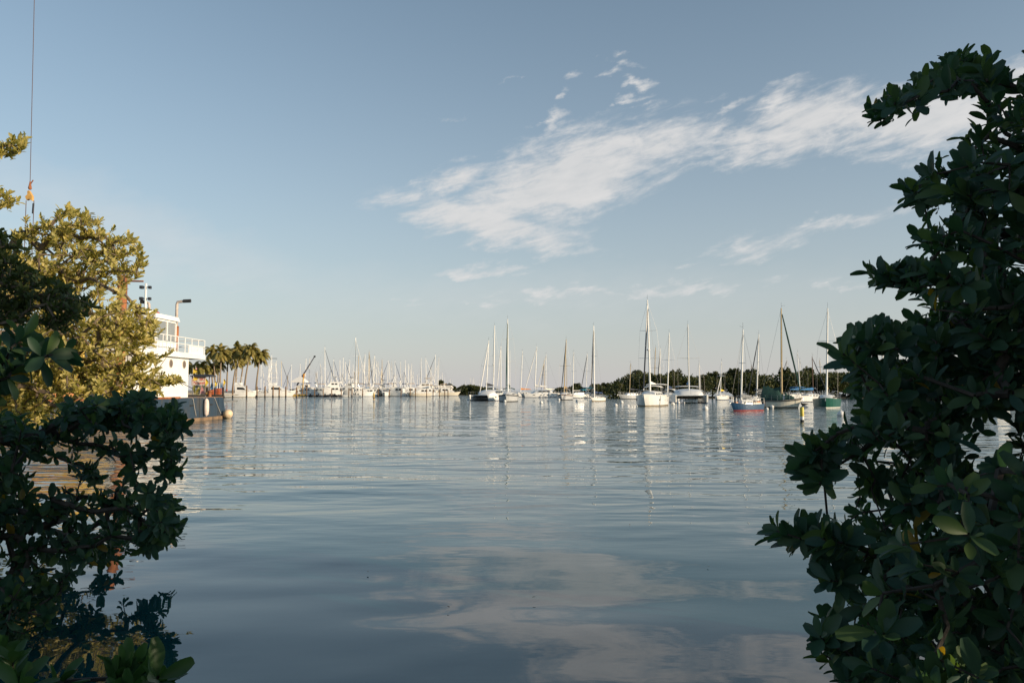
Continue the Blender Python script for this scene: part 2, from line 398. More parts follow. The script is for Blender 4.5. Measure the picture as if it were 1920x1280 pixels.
def sample(polys, n, drange, holes=(), seed=0):
    """random points in the space in front of the viewer's bank: outline polygons give the crown's shape, drange its real depth"""
    rs = np.random.default_rng(seed); res = []
    for poly, wgt, dr in polys:
        P = np.array(poly, float); lo, hi = P.min(0), P.max(0); got = np.zeros((0, 2)); need = int(n * wgt)
        while len(got) < need:
            q = rs.uniform(lo, hi, (need * 2, 2)); q = q[inside(poly, q)]
            for hpoly in holes: q = q[~inside(hpoly, q) | (rs.uniform(0, 1, len(q)) < .03)]
            got = np.concatenate([got, q])
        got = got[:need]; d = rs.uniform(*(dr or drange), need)
        res += [tuple(at(px, py, Y)) for (px, py), Y in zip(got, d)]
    return np.array(res)
def grow(trunk, tips, step, jitter, rs):
    """connect every twig tip to the nearest wood already grown; returns chains of (points, radii)"""
    nodes = [np.array(p, float) for p in trunk]; parent = [-1] + list(range(len(trunk) - 1))
    base = nodes[0]; plen = [0.0]
    for i in range(1, len(nodes)): plen.append(plen[-1] + np.linalg.norm(nodes[i] - nodes[i - 1]))
    order = np.argsort(np.linalg.norm(tips - np.array(trunk[-1]), axis=1)); chains = [list(range(len(trunk)))]
    cap = len(nodes) + len(tips) * 14 + 10; A = np.zeros((cap, 3)); PL = np.zeros(cap); n = len(nodes)
    A[:n] = nodes; PL[:n] = plen
    par = np.full(cap, -1); par[:n] = parent
    dirs = np.zeros((len(tips), 3))
    for t in order:
        tip = tips[t]; d = np.linalg.norm(A[:n] - tip, axis=1); j = int(np.argmin(d + .10 * PL[:n])); L = d[j]
        k = int(min(12, max(1, round(L / step)))); ch = [j]; prev = j
        bow = np.array([0, 0, 1.0]) * L * rs.uniform(-.02, .14) + rs.normal(0, .05, 3) * L
        for q in range(1, k + 1):
            f = q / k; p = A[j] * (1 - f) + tip * f + bow * math.sin(math.pi * f) + (rs.normal(0, jitter, 3) if q < k else 0)
            A[n] = p; par[n] = prev; PL[n] = PL[prev] + L / k; prev = n; ch.append(n); n += 1
        dv = tip - A[par[prev]]; dirs[t] = dv / (np.linalg.norm(dv) + 1e-9); chains.append(ch)
    cnt = np.zeros(n); 
    for ch in chains[1:]: cnt[ch[-1]] += 1
    for i in range(n - 1, 0, -1):
        if par[i] >= 0: cnt[par[i]] += cnt[i]
    return A[:n], chains, cnt, dirs
def make_tree(name, label, cat, trunk, trunk_r, tips, leaf_m, bark_m, per, L, Lvar, tmpl, step=.3, jitter=.02, tw=.004, up=.35, group=None, spread=(35, 88), outward=.4, sides=5, shrink=1.0, stem=.6):
    rs = np.random.default_rng(len(tips))
    root = thing(name, label, cat, trunk[0], 0, group); off = np.array(trunk[0], float)
    A, chains, cnt, dirs = grow(trunk, tips, step, jitter, rs)
    cmax = cnt[0] if cnt[0] > 0 else 1
    rad_of = lambda i: min(trunk_r, tw * max(1, cnt[i]) ** .47)
    tb = MB(); ch = chains[0]; tb.tube([A[i] - off for i in ch], [max(trunk_r * (1 - .45 * k / len(ch)), .01) for k, i in enumerate(ch)], 9); tb.build('trunk', bark_m, root, True, fix=False)
    bb = MB()
    for ch in chains[1:]:
        rr = [rad_of(i) for i in ch]; rr[0] = min(rr[0], rr[1] * 1.3)
        bb.tube([A[i] - off for i in ch], rr, sides, cap=False)
    bb.build('branches', bark_m, root, True, fix=False)
    c = tips.mean(0); outv = tips - c; outv /= np.linalg.norm(outv, axis=1, keepdims=True) + 1e-9
    TD = dirs + outv * outward + np.array([0, 0, up]) + rs.normal(0, .2, tips.shape)
    P, D, Nn, LL = rosettes(tips - off, TD, per, L, Lvar, up * .6, spread, stem)
    V, Fq = place_leaves(P, D, Nn, LL, tmpl)
    npmesh('crown', V, Fq, leaf_m, root, True)
    return root
TL_FINE = leaf_template(7, .44, .18, .12); TL_MID = leaf_template(4, .48); TL_FAR = leaf_template(3, .42); TL_BIG = leaf_template(2, .6)

# dark mangrove hanging in from the right of the bank
PR = [(1920, 105), (1880, 112), (1830, 115), (1780, 110), (1752, 135), (1722, 155), (1690, 172), (1662, 195), (1648, 212), (1668, 216), (1702, 196), (1742, 182), (1782, 172), (1825, 185), (1850, 215),
      (1835, 232), (1815, 250), (1765, 278), (1748, 305), (1738, 335), (1735, 360), (1748, 395), (1765, 425), (1742, 442), (1772, 462), (1785, 484), (1745, 498), (1700, 506), (1655, 513), (1642, 522), (1682, 530), (1715, 550),
      (1735, 580), (1715, 606), (1645, 622), (1598, 628), (1578, 645), (1575, 662), (1600, 690), (1612, 730), (1632, 762), (1610, 795), (1570, 815), (1520, 842), (1502, 862), (1508, 888), (1530, 912), (1566, 930), (1600, 962),
      (1558, 984), (1505, 1002), (1468, 1006), (1505, 1015), (1566, 1030), (1600, 1052), (1572, 1082), (1565, 1092), (1606, 1112), (1596, 1142), (1568, 1180), (1555, 1216), (1582, 1240), (1612, 1280), (1640, 1420), (2500, 1420), (2450, 300), (2250, 60), (2000, 70)]
HOLE = [(1808, 778), (2100, 785), (2100, 908), (1852, 908), (1816, 886), (1786, 832)]
HOLE2 = [(1790, 165), (1838, 200), (1838, 225), (1790, 240), (1740, 250), (1740, 200)]
HOLE3 = [(1870, 170), (1905, 165), (1915, 200), (1890, 220), (1872, 205)]
tips_r = sample([(PR, 1.0, None)], 3900, (2.7, 4.6), [HOLE, HOLE2, HOLE3], 3)
rv = np.random.default_rng(77); voids = tips_r[rv.choice(len(tips_r), 130)] + rv.normal(0, .05, (130, 3)); vr = rv.uniform(.12, .26, 130)
tips_r = tips_r[(np.linalg.norm(tips_r[:, None] - voids[None], axis=2) > vr[None]).all(1)]
tips_r = np.concatenate([tips_r, sample([([(1600, 1130), (1780, 880), (1990, 880), (1990, 1320), (1620, 1320)], 1, (2.0, 2.7))], 60, (2, 2.7), [], 5)])
ARMS = [([(1650, 205), (1668, 198), (1692, 182), (1712, 170), (1738, 158), (1765, 140), (1790, 122), (1820, 120), (1660, 215), (1720, 190), (1770, 165)], 4.1), ([(1640, 521), (1660, 516), (1682, 512), (1700, 520), (1722, 522), (1690, 530)], 3.6), ([(1600, 648), (1612, 634), (1635, 626), (1660, 622), (1596, 664), (1618, 664)], 3.3),
        ([(1512, 862), (1525, 850), (1548, 834), (1570, 820), (1516, 886), (1538, 880), (1532, 905)], 3.1), ([(1452, 1000), (1468, 1004), (1490, 1008), (1510, 1004), (1535, 1008), (1560, 1012), (1545, 1030), (1580, 1020), (1520, 990)], 3.0), ([(1560, 1085), (1580, 1098), (1600, 1080), (1575, 1065)], 3.0), ([(1545, 1190), (1558, 1215), (1580, 1205), (1560, 1170), (1590, 1230), (1545, 1222)], 2.8), ([(1585, 1275), (1605, 1262), (1630, 1270)], 2.7), ([(1706, 362), (1722, 350), (1730, 375), (1745, 340)], 3.7), ([(1728, 442), (1748, 448), (1765, 455)], 3.7)]
rsa = np.random.default_rng(2)
arm_tips = np.array([tuple(at(px + rsa.normal(0, 5), py + rsa.normal(0, 5), d + rsa.normal(0, .12))) for pts, d in ARMS for px, py in pts for _ in (0, 1)])
tips_r = np.concatenate([tips_r, arm_tips])
make_tree('mangrove_tree', 'big dark mangrove in shade filling the right edge, its top arching over the water', 'tree',
          [(4.3, 3.4, .2), (4.15, 3.5, .9), (3.9, 3.6, 1.6), (3.6, 3.65, 2.3), (3.3, 3.6, 2.9)], .09, tips_r, LEAF_DARK, BARK, 9, .071, .5, TL_FINE, .22, .012, .0028, .55, stem=1.1, spread=(20, 85))

# dark mangrove low over the water at the left
PL1 = [(-60, 780), (0, 775), (60, 785), (130, 772), (190, 766), (250, 758), (290, 762), (308, 785), (318, 800), (300, 825), (318, 850), (308, 880), (288, 900), (300, 930), (318, 960), (310, 995), (300, 1015), (268, 1030), (225, 1020), (180, 1050), (140, 1060), (130, 1100), (95, 1130), (90, 1170), (45, 1200), (0, 1200), (-200, 1250), (-300, 800)]
PL2 = [(-260, 600), (0, 628), (55, 622), (105, 642), (130, 662), (105, 680), (60, 684), (30, 696), (0, 735), (-260, 800)]
PL0 = [(-120, 1215), (0, 1225), (40, 1225), (70, 1265), (110, 1255), (130, 1280), (160, 1330), (-120, 1400)]
PL00 = [(195, 1262), (230, 1248), (270, 1245), (300, 1255), (310, 1275), (300, 1330), (190, 1340)]
LOW = [(190, 960), (325, 930), (330, 975), (320, 1000), (285, 1022), (225, 1015), (180, 1040)]
LARMS = [(342, 775), (330, 788), (344, 795), (336, 835), (345, 848), (325, 832), (346, 880), (332, 888), (342, 958), (328, 972), (346, 988), (300, 752), (275, 748), (245, 752), (205, 760), (160, 768), (318, 1000), (300, 1018)]
rla = np.random.default_rng(31)
tl = sample([(PL1, 1.0, None), ([(140, 758), (330, 758), (345, 800), (320, 815), (150, 800)], .12, None), (LOW, .08, (8.6, 9.6)), ([(110, 1000), (330, 992), (322, 1012), (235, 1050), (130, 1068)], .10, (8.8, 10))], 900, (6.2, 8.2), [[(130, 800), (200, 795), (195, 825), (140, 830)], [(225, 822), (300, 818), (290, 845), (225, 846)], [(30, 868), (110, 855), (130, 880), (60, 898)], [(265, 884), (330, 872), (318, 902), (270, 908)]], 8)
lvoid = tl[rla.choice(len(tl), 46)] + rla.normal(0, .08, (46, 3)); lvr = rla.uniform(.14, .36, 46)
tl = tl[(np.linalg.norm(tl[:, None] - lvoid[None], axis=2) > lvr[None]).all(1)]
tl = np.concatenate([tl, np.array([tuple(at(px - 20 + rla.normal(0, 5), py + rla.normal(0, 5), rla.uniform(6.4, 7.4))) for px, py in LARMS for _ in range(4)])])
make_tree('mangrove_tree', 'dark round leaved mangrove leaning low over the water in front of the barge', 'tree',
          [(-7.0, 6.4, .0), (-6.7, 6.6, .6), (-6.2, 6.9, 1.0), (-5.4, 7.1, 1.3)], .07, tl, LEAF_DARK, BARK, 9, .094, .45, TL_MID, .3, .02, .005, .25, stem=.9)
tl2 = sample([(PL2, 1.0, None)], 70, (4.2, 5.0), [], 9)
make_tree('mangrove_tree', 'dark branch of broad leaves crossing in front of the sunlit tree', 'tree',
          [(-4.6, 3.0, .2), (-4.6, 3.4, 1.2), (-4.3, 4.0, 2.1)], .05, tl2, LEAF_DARK, BARK, 8, .125, .3, TL_FINE, .25, .015, .0045, .25)
tl3 = sample([(PL0, .55, None), (PL00, .45, None)], 36, (3.2, 3.8), [], 10)
make_tree('mangrove_seedling', 'low bright green leafy shoots at the bottom left corner beside the bank', 'shrub',
          [(-2.4, 2.6, .2), (-2.4, 2.9, .45), (-2.3, 3.2, .6)], .02, tl3, leaf_mat('leaf_shoot', [(.05, .11, .036), (.06, .125, .04), (.04, .09, .032)], .3, .4), BARK, 8, .12, .3, TL_FINE, .2, .01, .0045, .6, spread=(20, 75))

# sunlit buttonwood behind it
PS = [(-80, 430), (25, 445), (60, 425), (85, 408), (115, 402), (150, 408), (180, 420), (188, 446), (222, 446), (250, 452), (258, 482), (258, 505), (240, 515), (215, 512), (196, 500), (214, 532), (222, 560), (258, 574), (276, 594), (280, 632), (294, 668), (286, 690), (292, 715), (275, 745), (200, 752), (120, 760), (60, 800), (-80, 820)]
PS_T1 = [(-60, 262), (0, 272), (20, 262), (40, 252), (50, 262), (48, 285), (20, 292), (-60, 300)]
PS_T2 = [(-60, 352), (0, 350), (12, 362), (36, 378), (20, 386), (-60, 392)]
PS_TW = [(285, 715), (345, 708), (348, 716), (300, 722), (285, 730)]
gaps = [[(70, 455), (95, 470), (90, 495), (60, 490)], [(150, 485), (185, 478), (180, 505), (150, 505)], [(95, 430), (108, 440), (100, 455)], [(40, 590), (80, 585), (80, 600), (45, 605)]]
def sprays(polys, ncl, per, drange, holes, seed, sig=(.34, .30, .15)):
    rs = np.random.default_rng(seed + 100); C = sample(polys, ncl, drange, holes, seed)
    return np.repeat(C, per, 0) + rs.normal(0, 1, (len(C) * per, 3)) * np.array(sig) * np.repeat(rs.uniform(.5, 1.25, (len(C), 1)), per, 0)
LOBES = [(88, 418), (112, 402), (135, 402), (158, 404), (180, 416), (190, 440), (205, 455), (225, 450), (245, 452), (256, 470), (262, 495), (250, 512), (230, 505), (232, 475), (205, 480), (170, 440), (150, 425), (125, 425), (105, 440), (262, 585), (278, 640), (288, 672), (270, 610), (225, 548), (60, 432), (36, 440)]
rl_ = np.random.default_rng(6)
lobes = np.array([tuple(at(px + rl_.normal(0, 6), py + rl_.normal(0, 5), rl_.uniform(14, 15.5))) for px, py in LOBES for _ in range(9)])
ts = sample([(PS, .0, None), (PS_T1, .03, (14.2, 14.8)), (PS_T2, .022, (14.2, 14.8)), (PS_TW, .008, (14.6, 15.0))], 3400, (13.2, 17.0), gaps, 12)
PSI = [(-80, 450), (30, 455), (80, 425), (150, 430), (200, 470), (245, 470), (240, 500), (200, 510), (205, 550), (255, 590), (272, 650), (275, 700), (250, 740), (120, 755), (60, 795), (-80, 815)]
ts = np.concatenate([ts, lobes, sprays([(PSI, 1, None)], 175, 17, (13.2, 17.0), gaps, 12)])
make_tree('buttonwood_tree', 'sunlit yellow green tree at the left, rising in front of the white pushboat', 'tree',
          [(-15.2, 15, .0), (-14.4, 15, 1.2), (-13.4, 15, 2.2), (-12.2, 15, 3.2)], .18, ts, LEAF_SUN, BARKL, 9, .10, .4, TL_FAR, .5, .03, .006, .85, sides=4, spread=(10, 62), stem=1.2)
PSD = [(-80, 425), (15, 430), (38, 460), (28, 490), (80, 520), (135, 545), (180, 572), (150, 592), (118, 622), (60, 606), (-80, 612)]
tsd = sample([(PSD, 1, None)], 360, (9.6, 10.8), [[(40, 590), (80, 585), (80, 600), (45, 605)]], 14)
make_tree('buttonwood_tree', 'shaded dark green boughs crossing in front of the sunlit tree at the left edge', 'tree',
          [(-11.2, 9.4, .2), (-10.6, 9.7, 1.4), (-9.8, 10, 2.4), (-8.6, 10.2, 3.2)], .1, tsd, leaf_mat('leaf_buttonwood_shaded', [(.075, .10, .035), (.10, .12, .04), (.06, .085, .03)], .3, .45), BARKL, 9, .09, .4, TL_FAR, .4, .02, .005, .4, sides=4, spread=(12, 72), stem=1.2)  # darker copy of the buttonwood leaf: the boughs' shade is in its colour

# trees on the bank to the right, out of the frame: they shade the near foliage
def bank_tree(x, y, zc, rx, rz, seed, n):
    rs = np.random.default_rng(seed); u = rs.normal(0, 1, (n, 3)); u /= np.linalg.norm(u, axis=1, keepdims=True)
    tips = np.array([x, y, zc]) + u * np.array([rx, rx, rz]) * rs.uniform(.45, 1, (n, 1)) ** .5
    make_tree('bank_tree', 'leafy tree on the bank to the right, shading the near mangroves', 'tree', [(x, y, .3), (x + .1, y, 1.5), (x, y + .1, zc - .5)], .16, tips, LEAF_DARK, BARK, 8, .30, .3, TL_BIG, .8, .05, .008, .3, 'trees on the near bank', sides=4)
for i, a in enumerate([(6.3, 3.4, 4.8, 2.0, 4.2), (9.0, 3.0, 5.2, 2.2, 4.6), (6.6, 0.2, 4.8, 2.1, 4.2), (9.4, -1.2, 5.2, 2.6, 4.6), (9.6, -5.0, 5.0, 2.8, 4.2), (5.6, -4.5, 4.8, 2.6, 4.2)]): bank_tree(*a, 40 + i, 420)

# ---------------------------------------------------------------- boats: hull and rig builders
def hull_rings(L, B, fb, sheer=.35, tw=.7, wl=.10, over=.10, flare=0.0, N=14, p=2.2):
    """stern (-x) to bow (+x); each ring runs from the port rail down to the waterline, keel and up to the starboard rail"""
    top, bot = [], []
    for i in range(N + 1):
        t = i / N; t = t if i < N else .995
        wv = B / 2 * (tw + (1 - tw) * math.sin(math.pi / 2 * min(1, t / .45))) if t < .45 else B / 2 * (1 - ((t - .45) / .55) ** p)
        zs = fb * (1 + sheer * max(0, (t - .35) / .65) ** 2 + .08 * max(0, (.35 - t) / .35) ** 2)
        x = -L / 2 + L * t
        def P(q, z):
            k = (zs - z) / zs; fl = 1 - (flare * max(0, t - .4) / .6 + .06) * k ** 1.2
            return (x - over * L * max(0, (t - .55) / .45) ** 2 * k * .9 + over * L * .25 * max(0, (.25 - t) / .25) * k, q * wv * fl, z)
        lv = [zs, zs * .72 + wl * .28, zs * .36 + wl * .64, wl]
        top.append([P(1, z) for z in lv] + [P(-1, z) for z in lv[::-1]])
        b1 = [P(1, wl), P(.93, -.06), P(.55, -.28)]; b2 = [P(-.55, -.28), P(-.93, -.06), P(-1, wl)]
        bot.append(b1 + b2)
    return top, bot
def build_hull(root, L, B, fb, hm, bm, stripe=None, dm=DECKW, pref='', **kw):
    top, bot = hull_rings(L, B, fb, **kw)
    m = MB(); n = len(top[0])
    for r0, r1 in zip(top[:-1], top[1:]):
        for j in list(range(0, 3)) + list(range(4, 7)): m.quad(r0[j], r1[j], r1[j + 1], r0[j + 1])
    m.add(top[0], [tuple(range(n))]); m.add(top[-1], [tuple(range(n))])
    h = m.build('hull', hm, root, True)
    m = MB(); m.loft(bot, True, False); m.build('waterline_band', bm, root, True)
    m = MB()
    for r0, r1 in zip(top[:-1], top[1:]):
        a, b, c, d = [(v[0], v[1] * .985, v[2] - .04) for v in (r0[0], r1[0], r1[-1], r0[-1])]; m.quad(a, b, c, d)
    m.build('deck', dm, root)
    m = MB()                                                              # toe rail along both edges
    for sgn in (0, -1): m.tube([Vector(r[sgn]) + Vector((0, 0, .015)) for r in top], .035, 4)
    m.build('toe_rail', stripe or hm, root)
    if stripe:
        m = MB()
        for side in (0, 1):
            for r0, r1 in zip(top[:-1], top[1:]):
                def off(r, k):
                    j = (0, 1) if side == 0 else (7, 6); a = Vector(r[j[0]]); b = Vector(r[j[1]]); v = a.lerp(b, k); v.y += (.012 if side == 0 else -.012); return v
                m.quad(off(r0, .25), off(r1, .25), off(r1, .75), off(r0, .75))
        m.build('hull_stripe', stripe, root)
    return top
def deck_z(top, x, L):
    i = min(len(top) - 1, max(0, round((x + L / 2) / L * (len(top) - 1)))); return top[i][0][2]
def half_w(top, x, L):
    i = min(len(top) - 1, max(0, round((x + L / 2) / L * (len(top) - 1)))); return abs(top[i][0][1])
def cabin(root, x0, x1, w0, w1, z0, h, m=GEL, win=True, name='cabin', slope=.25, wm=GLASS, camber=.12, nwin=3):
    """trunk cabin: rounded top, sloping front"""
    L = x1 - x0; rings = []
    for t, hh in ((0, .96), (.25, 1.0), (.6, .98), (1 - slope * .6, .86), (1.0, .18)):
        x = x0 + L * t; wv = (w0 + (w1 - w0) * t) / 2; top = z0 + h * hh
        rings.append([(x, wv, z0 - .06), (x, wv * .94, top - h * .16 * hh), (x, wv * .80, top), (x, 0, top + camber * hh), (x, -wv * .80, top), (x, -wv * .94, top - h * .16 * hh), (x, -wv, z0 - .06)])
    c = MB().loft(rings).build(name, m, root, True)
    if win:
        for sgn in (1, -1):
            for k in range(nwin):
                a, b = (.06 + k * .26 * 3 / nwin), (.24 * 3 / nwin + k * .26 * 3 / nwin)
                if b > .82: continue
                pts = []
                for t, q in ((a, .38), (b, .38), (b, .70), (a, .70)):
                    x = x0 + L * t; wv = (w0 + (w1 - w0) * t) / 2; pts.append((x, sgn * (wv * (1 - .06 * q / .8) + .022), z0 + h * q))
                mb = MB(); mb.add(pts + [(p[0], p[1] - sgn * .03, p[2]) for p in pts], [(0, 1, 2, 3), (4, 5, 6, 7), (0, 1, 5, 4), (1, 2, 6, 5), (2, 3, 7, 6), (3, 0, 4, 7)]); mb.build('window', wm, c)
    return c
def canopy(root, name, x0, x1, wd, z, m, rise=.22, posts=True, zd=0, th=.04):
    rings = []
    for t in (0, .08, .5, .92, 1):
        x = x0 + (x1 - x0) * t; dz = -.10 if t in (0, 1) else 0
        up = [(x, wd / 2 * math.sin(a), z + dz + rise * math.cos(a)) for a in np.linspace(-1.35, 1.35, 7)]
        rings.append(up + [(p[0], p[1] * .98, p[2] - th) for p in up[::-1]])
    c = MB().loft(rings).build(name, m, root, True)
    if posts:
        for sgn in (1, -1):
            for x in (x0 + .1, x1 - .1): MB().tube([((x0 + x1) / 2 + (x - (x0 + x1) / 2) * .5, sgn * wd * .47, zd), (x, sgn * wd * .48, z + .02)], .02, 5).build('post', STEEL, c)
    return c
def rig(root, base, tip, L, top, mm=MASTW, furl=None, furl_at=.97, cover=None, boom_l=None, spreaders=(.55,), stay=True, boom_z=1.1, r=.075, jib_x=None, radar=None, furl_h=.97, shroud_w=None, bulk=1.0):
    b, t = Vector(base), Vector(tip); H = (t - b).length
    ms = MB().tube([b, b.lerp(t, .5), b.lerp(t, .85), t], [r, r, r * .85, r * .6], 8).build('mast', mm, root, True)
    MB().tube([t, t + Vector((0, 0, .7))], .012, 4).tube([t + Vector((0, 0, .25)), t + Vector((.45, 0, .32))], .012, 4).build('masthead_gear', DARK, ms)
    sw = shroud_w or .26 * L * .45; sp = []
    for k in spreaders:
        c = b.lerp(t, k); q = sw * (1.0 if k < .6 else .8)
        for sgn in (1, -1): MB().tube([c, c + Vector((-.05, sgn * q, .05))], [.035, .022], 5).build('spreader', mm, ms)
        sp.append((k, q))
    wires = MB()
    for sgn in (1, -1):
        pts = [t.lerp(b, .02)] + [b.lerp(t, k) + Vector((-.05, sgn * q, .05)) for k, q in sorted(sp, reverse=True)] + [Vector((b.x - .1, sgn * min(sw, half_w(top, b.x, L) * .95), deck_z(top, b.x, L)))]
        for p0, p1 in zip(pts[:-1], pts[1:]): wires.tube([p0, p1], .011, 3)
    if stay: wires.tube([t, (-L / 2 + .1, 0, deck_z(top, -L / 2, L))], .011, 3)
    jx = jib_x if jib_x is not None else L / 2 * furl_at; jz = deck_z(top, jx, L)
    j0 = Vector((jx, 0, jz + .1)); j1 = b.lerp(t, furl_h)
    wires.tube([j0, j1], .012, 3); wires.build('rigging', WIRE, root)
    if furl:
        n = 10; pts = [j0.lerp(j1, .03 + .93 * i / n) for i in range(n + 1)]
        rr = [(.03 + .06 * bulk * math.sin(math.pi * min(1, .12 + (1 - i / n) * .75)) * (1.05 if i % 2 else .95)) for i in range(n + 1)]
        MB().tube(pts, rr, 7).build('furled_jib', furl, root, True)
    bl = boom_l or L * .36; bz = b + (t - b).normalized() * boom_z
    e = bz + Vector((-bl, 0, .05)); bo = MB().tube([bz, e], .06, 6).build('boom', mm, root, True)
    if cover:
        rings = []
        for i in range(9):
            f = i / 8; c = bz.lerp(e, f * .97); hh = (.30 * (1 - f) + .13) * (1 + .08 * math.sin(i * 2.3)) * bulk; ww = .13 * bulk * (1 - .25 * f)
            rings.append([c + Vector((0, ww * math.sin(a), hh * .55 + hh * .6 * math.cos(a) - .08)) for a in np.linspace(0, 2 * math.pi, 9)[:-1]])
        MB().loft(rings).build('sail_cover', cover, bo, True)
    if radar:
        c = b.lerp(t, radar); MB().lathe((c.x + .32, c.y, c.z), [(.05, -.1), (.24, -.06), (.26, .05), (.15, .14), (.02, .16)], 10).tube([c, c + Vector((.3, 0, -.06))], .03, 5).build('radar_dome', GEL, ms, True)
    return ms
def rails(root, top, L, h=.6, bow=True):
    mb = MB(); n = len(top)
    for side in (0, -1):
        pts = [Vector(r[side]) + Vector((0, -.06 if side == 0 else .06, 0)) for r in top[:-1]]
        for i, p in enumerate(pts):
            if i % 2 == 0 or i == n - 2: mb.tube([p, p + Vector((0, 0, h))], .014, 4)
        for q in (.55, 1.0): mb.tube([p + Vector((0, 0, h * q)) for p in pts], .010, 3)
    e = [Vector(top[-2][0]) + Vector((0, -.06, h)), Vector(top[-1][0]) + Vector((.1, 0, h)), Vector(top[-2][-1]) + Vector((0, .06, h))]; mb.tube(e, .016, 4)
    s = [Vector(top[0][0]) + Vector((0, -.06, h)), Vector(top[0][-1]) + Vector((0, .06, h))]; mb.tube(s, .014, 4)
    return mb.build('railing', STEEL, root)
def outboard(root, x, y, z, m=DARK):
    mb = MB().box(x - .28, x + .08, y - .15, y + .15, z - .02, z + .42, .8, .8).box(x - .16, x - .02, y - .06, y + .06, z - .7, z)
    return mb.build('outboard_motor', m, root, True)
def place(xl, xr, yw, hd, ratio=.31):
    h = rad(hd); c = wat((xl + xr) / 2, yw); 
    Wm = (xr - xl) / F * c.y; ch, sh = abs(math.cos(h)), abs(math.sin(h))
    # the far side of the hull narrows with distance only slightly
    L = Wm / (.94 * ch + ratio * sh * .9) if ch > .25 else Wm / (ch * .75 + ratio * sh * .95)
    c = c + Vector((0, 1, 0)) * (L * .5 * sh + ratio * L * .5 * ch) * (CAMH / CAMH); c.x *= (c.y) / (c.y - (L * .5 * sh + ratio * L * .5 * ch))
    return c, h, L
def sailboat(label, xl, xr, yw, hd, top_px, base_x=None, hm=GEL, bm=BOTB, stripe=None, mm=MASTW, furl=None, cover=None, fb=None, canvas=None, bimini=None, ports=0, spreaders=(.55,), L=None, group='sailboats moored in the bay',
             wheel_gear=True, mizzen=None, radar=None, sheer=.28, ratio=.31, cab=(-.12, .24), cabh=None, pos=None, H=None, bulk=1.0, tarps=None, dinghy=False, name='sailboat', jib2=None, motor=False, furl_h=.97, simple=False):
    if pos is None:
        c, h, L0 = place(xl, xr, yw, hd, ratio); L = L or L0
    else: c = Vector(pos); h = rad(hd)
    B = ratio * L; fb = fb or .082 * L + .08
    root = thing(name, label, 'sailboat', c, h, group)
    top = build_hull(root, L, B, fb, hm, bm, stripe, sheer=sheer, tw=.68, over=.11)
    ch = cabh or (.22 + .032 * L); x0, x1 = cab[0] * L, cab[1] * L; z0 = deck_z(top, 0, L) - .03
    cabin(root, x0, x1, B * .62, B * .42, z0, ch, nwin=3)
    # cockpit coamings
    for sgn in (1, -1): MB().box(-L * .40, x0 + .02, sgn * B * .30 - .07, sgn * B * .30 + .07, z0 - .08, z0 + .24).build('coaming', DECKW, root)
    mx = .09 * L
    if base_x is not None and abs(math.cos(h)) > .15:
        # slide the mast along the keel until its foot sits where the photo shows it
        best = min((abs(((c.x + math.cos(h) * q) / (c.y + math.sin(h) * q)) * F * 1.0 + 960 - base_x), q) for q in [L * (.0 + .02 * k) for k in range(13)]); mx = best[1]
    bz = z0 + (ch if x0 < mx < x1 - .1 * L else 0)
    base = Vector((mx, 0, bz))
    wb = c + Vector((math.cos(h) * mx, math.sin(h) * mx, bz))
    if top_px is not None:
        wt = at(top_px[0], top_px[1], wb.y); d = wt - c; ca, sa = math.cos(-h), math.sin(-h); tip = Vector((d.x * ca - d.y * sa, d.x * sa + d.y * ca, d.z))
        # keep the lean believable
        lean = tip - base; side = Vector((lean.x, lean.y, 0)); mxl = .05 * lean.z
        if side.length > mxl: side = side.normalized() * mxl; tip = Vector((base.x + side.x, base.y + side.y, tip.z))
    else: tip = Vector((mx - .02 * H, 0, bz + H))
    Hm = (tip - base).length
    rig(root, base, tip, L, top, mm, furl, cover=cover, spreaders=spreaders, boom_z=.75 if not canvas else 1.0, r=.0075 * Hm + .028, radar=radar, bulk=bulk, furl_h=furl_h)
    if mizzen:
        b2 = Vector((-L * .30, 0, z0 + .1)); MB().tube([b2, b2 + Vector((-.1, 0, Hm * mizzen))], [.06, .035], 7).build('mizzen_mast', mm, root, True)
        e0 = b2 + Vector((-.05, 0, 1.3)); MB().tube([e0, e0 + Vector((-L * .2, 0, .05))], .045, 6).build('mizzen_boom', mm, root)
    if canvas: canopy(root, 'spray_hood', x0 - .9, x0 + .55, B * .6, z0 + ch + .55, canvas, .28, True, z0)
    if bimini: canopy(root, 'bimini', -L * .42, -L * .42 + 2.0, B * .68, z0 + 1.65, bimini, .14, True, z0)
    if ports:
        for sgn in (1, -1):
            for k in range(ports):
                x = L * (.22 - .17 * k); y = half_w(top, x, L) * .972; zz = deck_z(top, x, L) * .62
                MB().lathe((0, 0, 0), [(.02, .0), (.13, .0), (.13, .03), (.02, .03)], 10).build('porthole', GLASS, root).matrix_local = Matrix.Translation((x, sgn * (y + .005), zz)) @ Matrix.Rotation(-sgn * math.pi / 2, 4, 'X')
    if not simple: rails(root, top, L)
    if motor: outboard(root, -L / 2 - .1, B * .12, fb * .75)
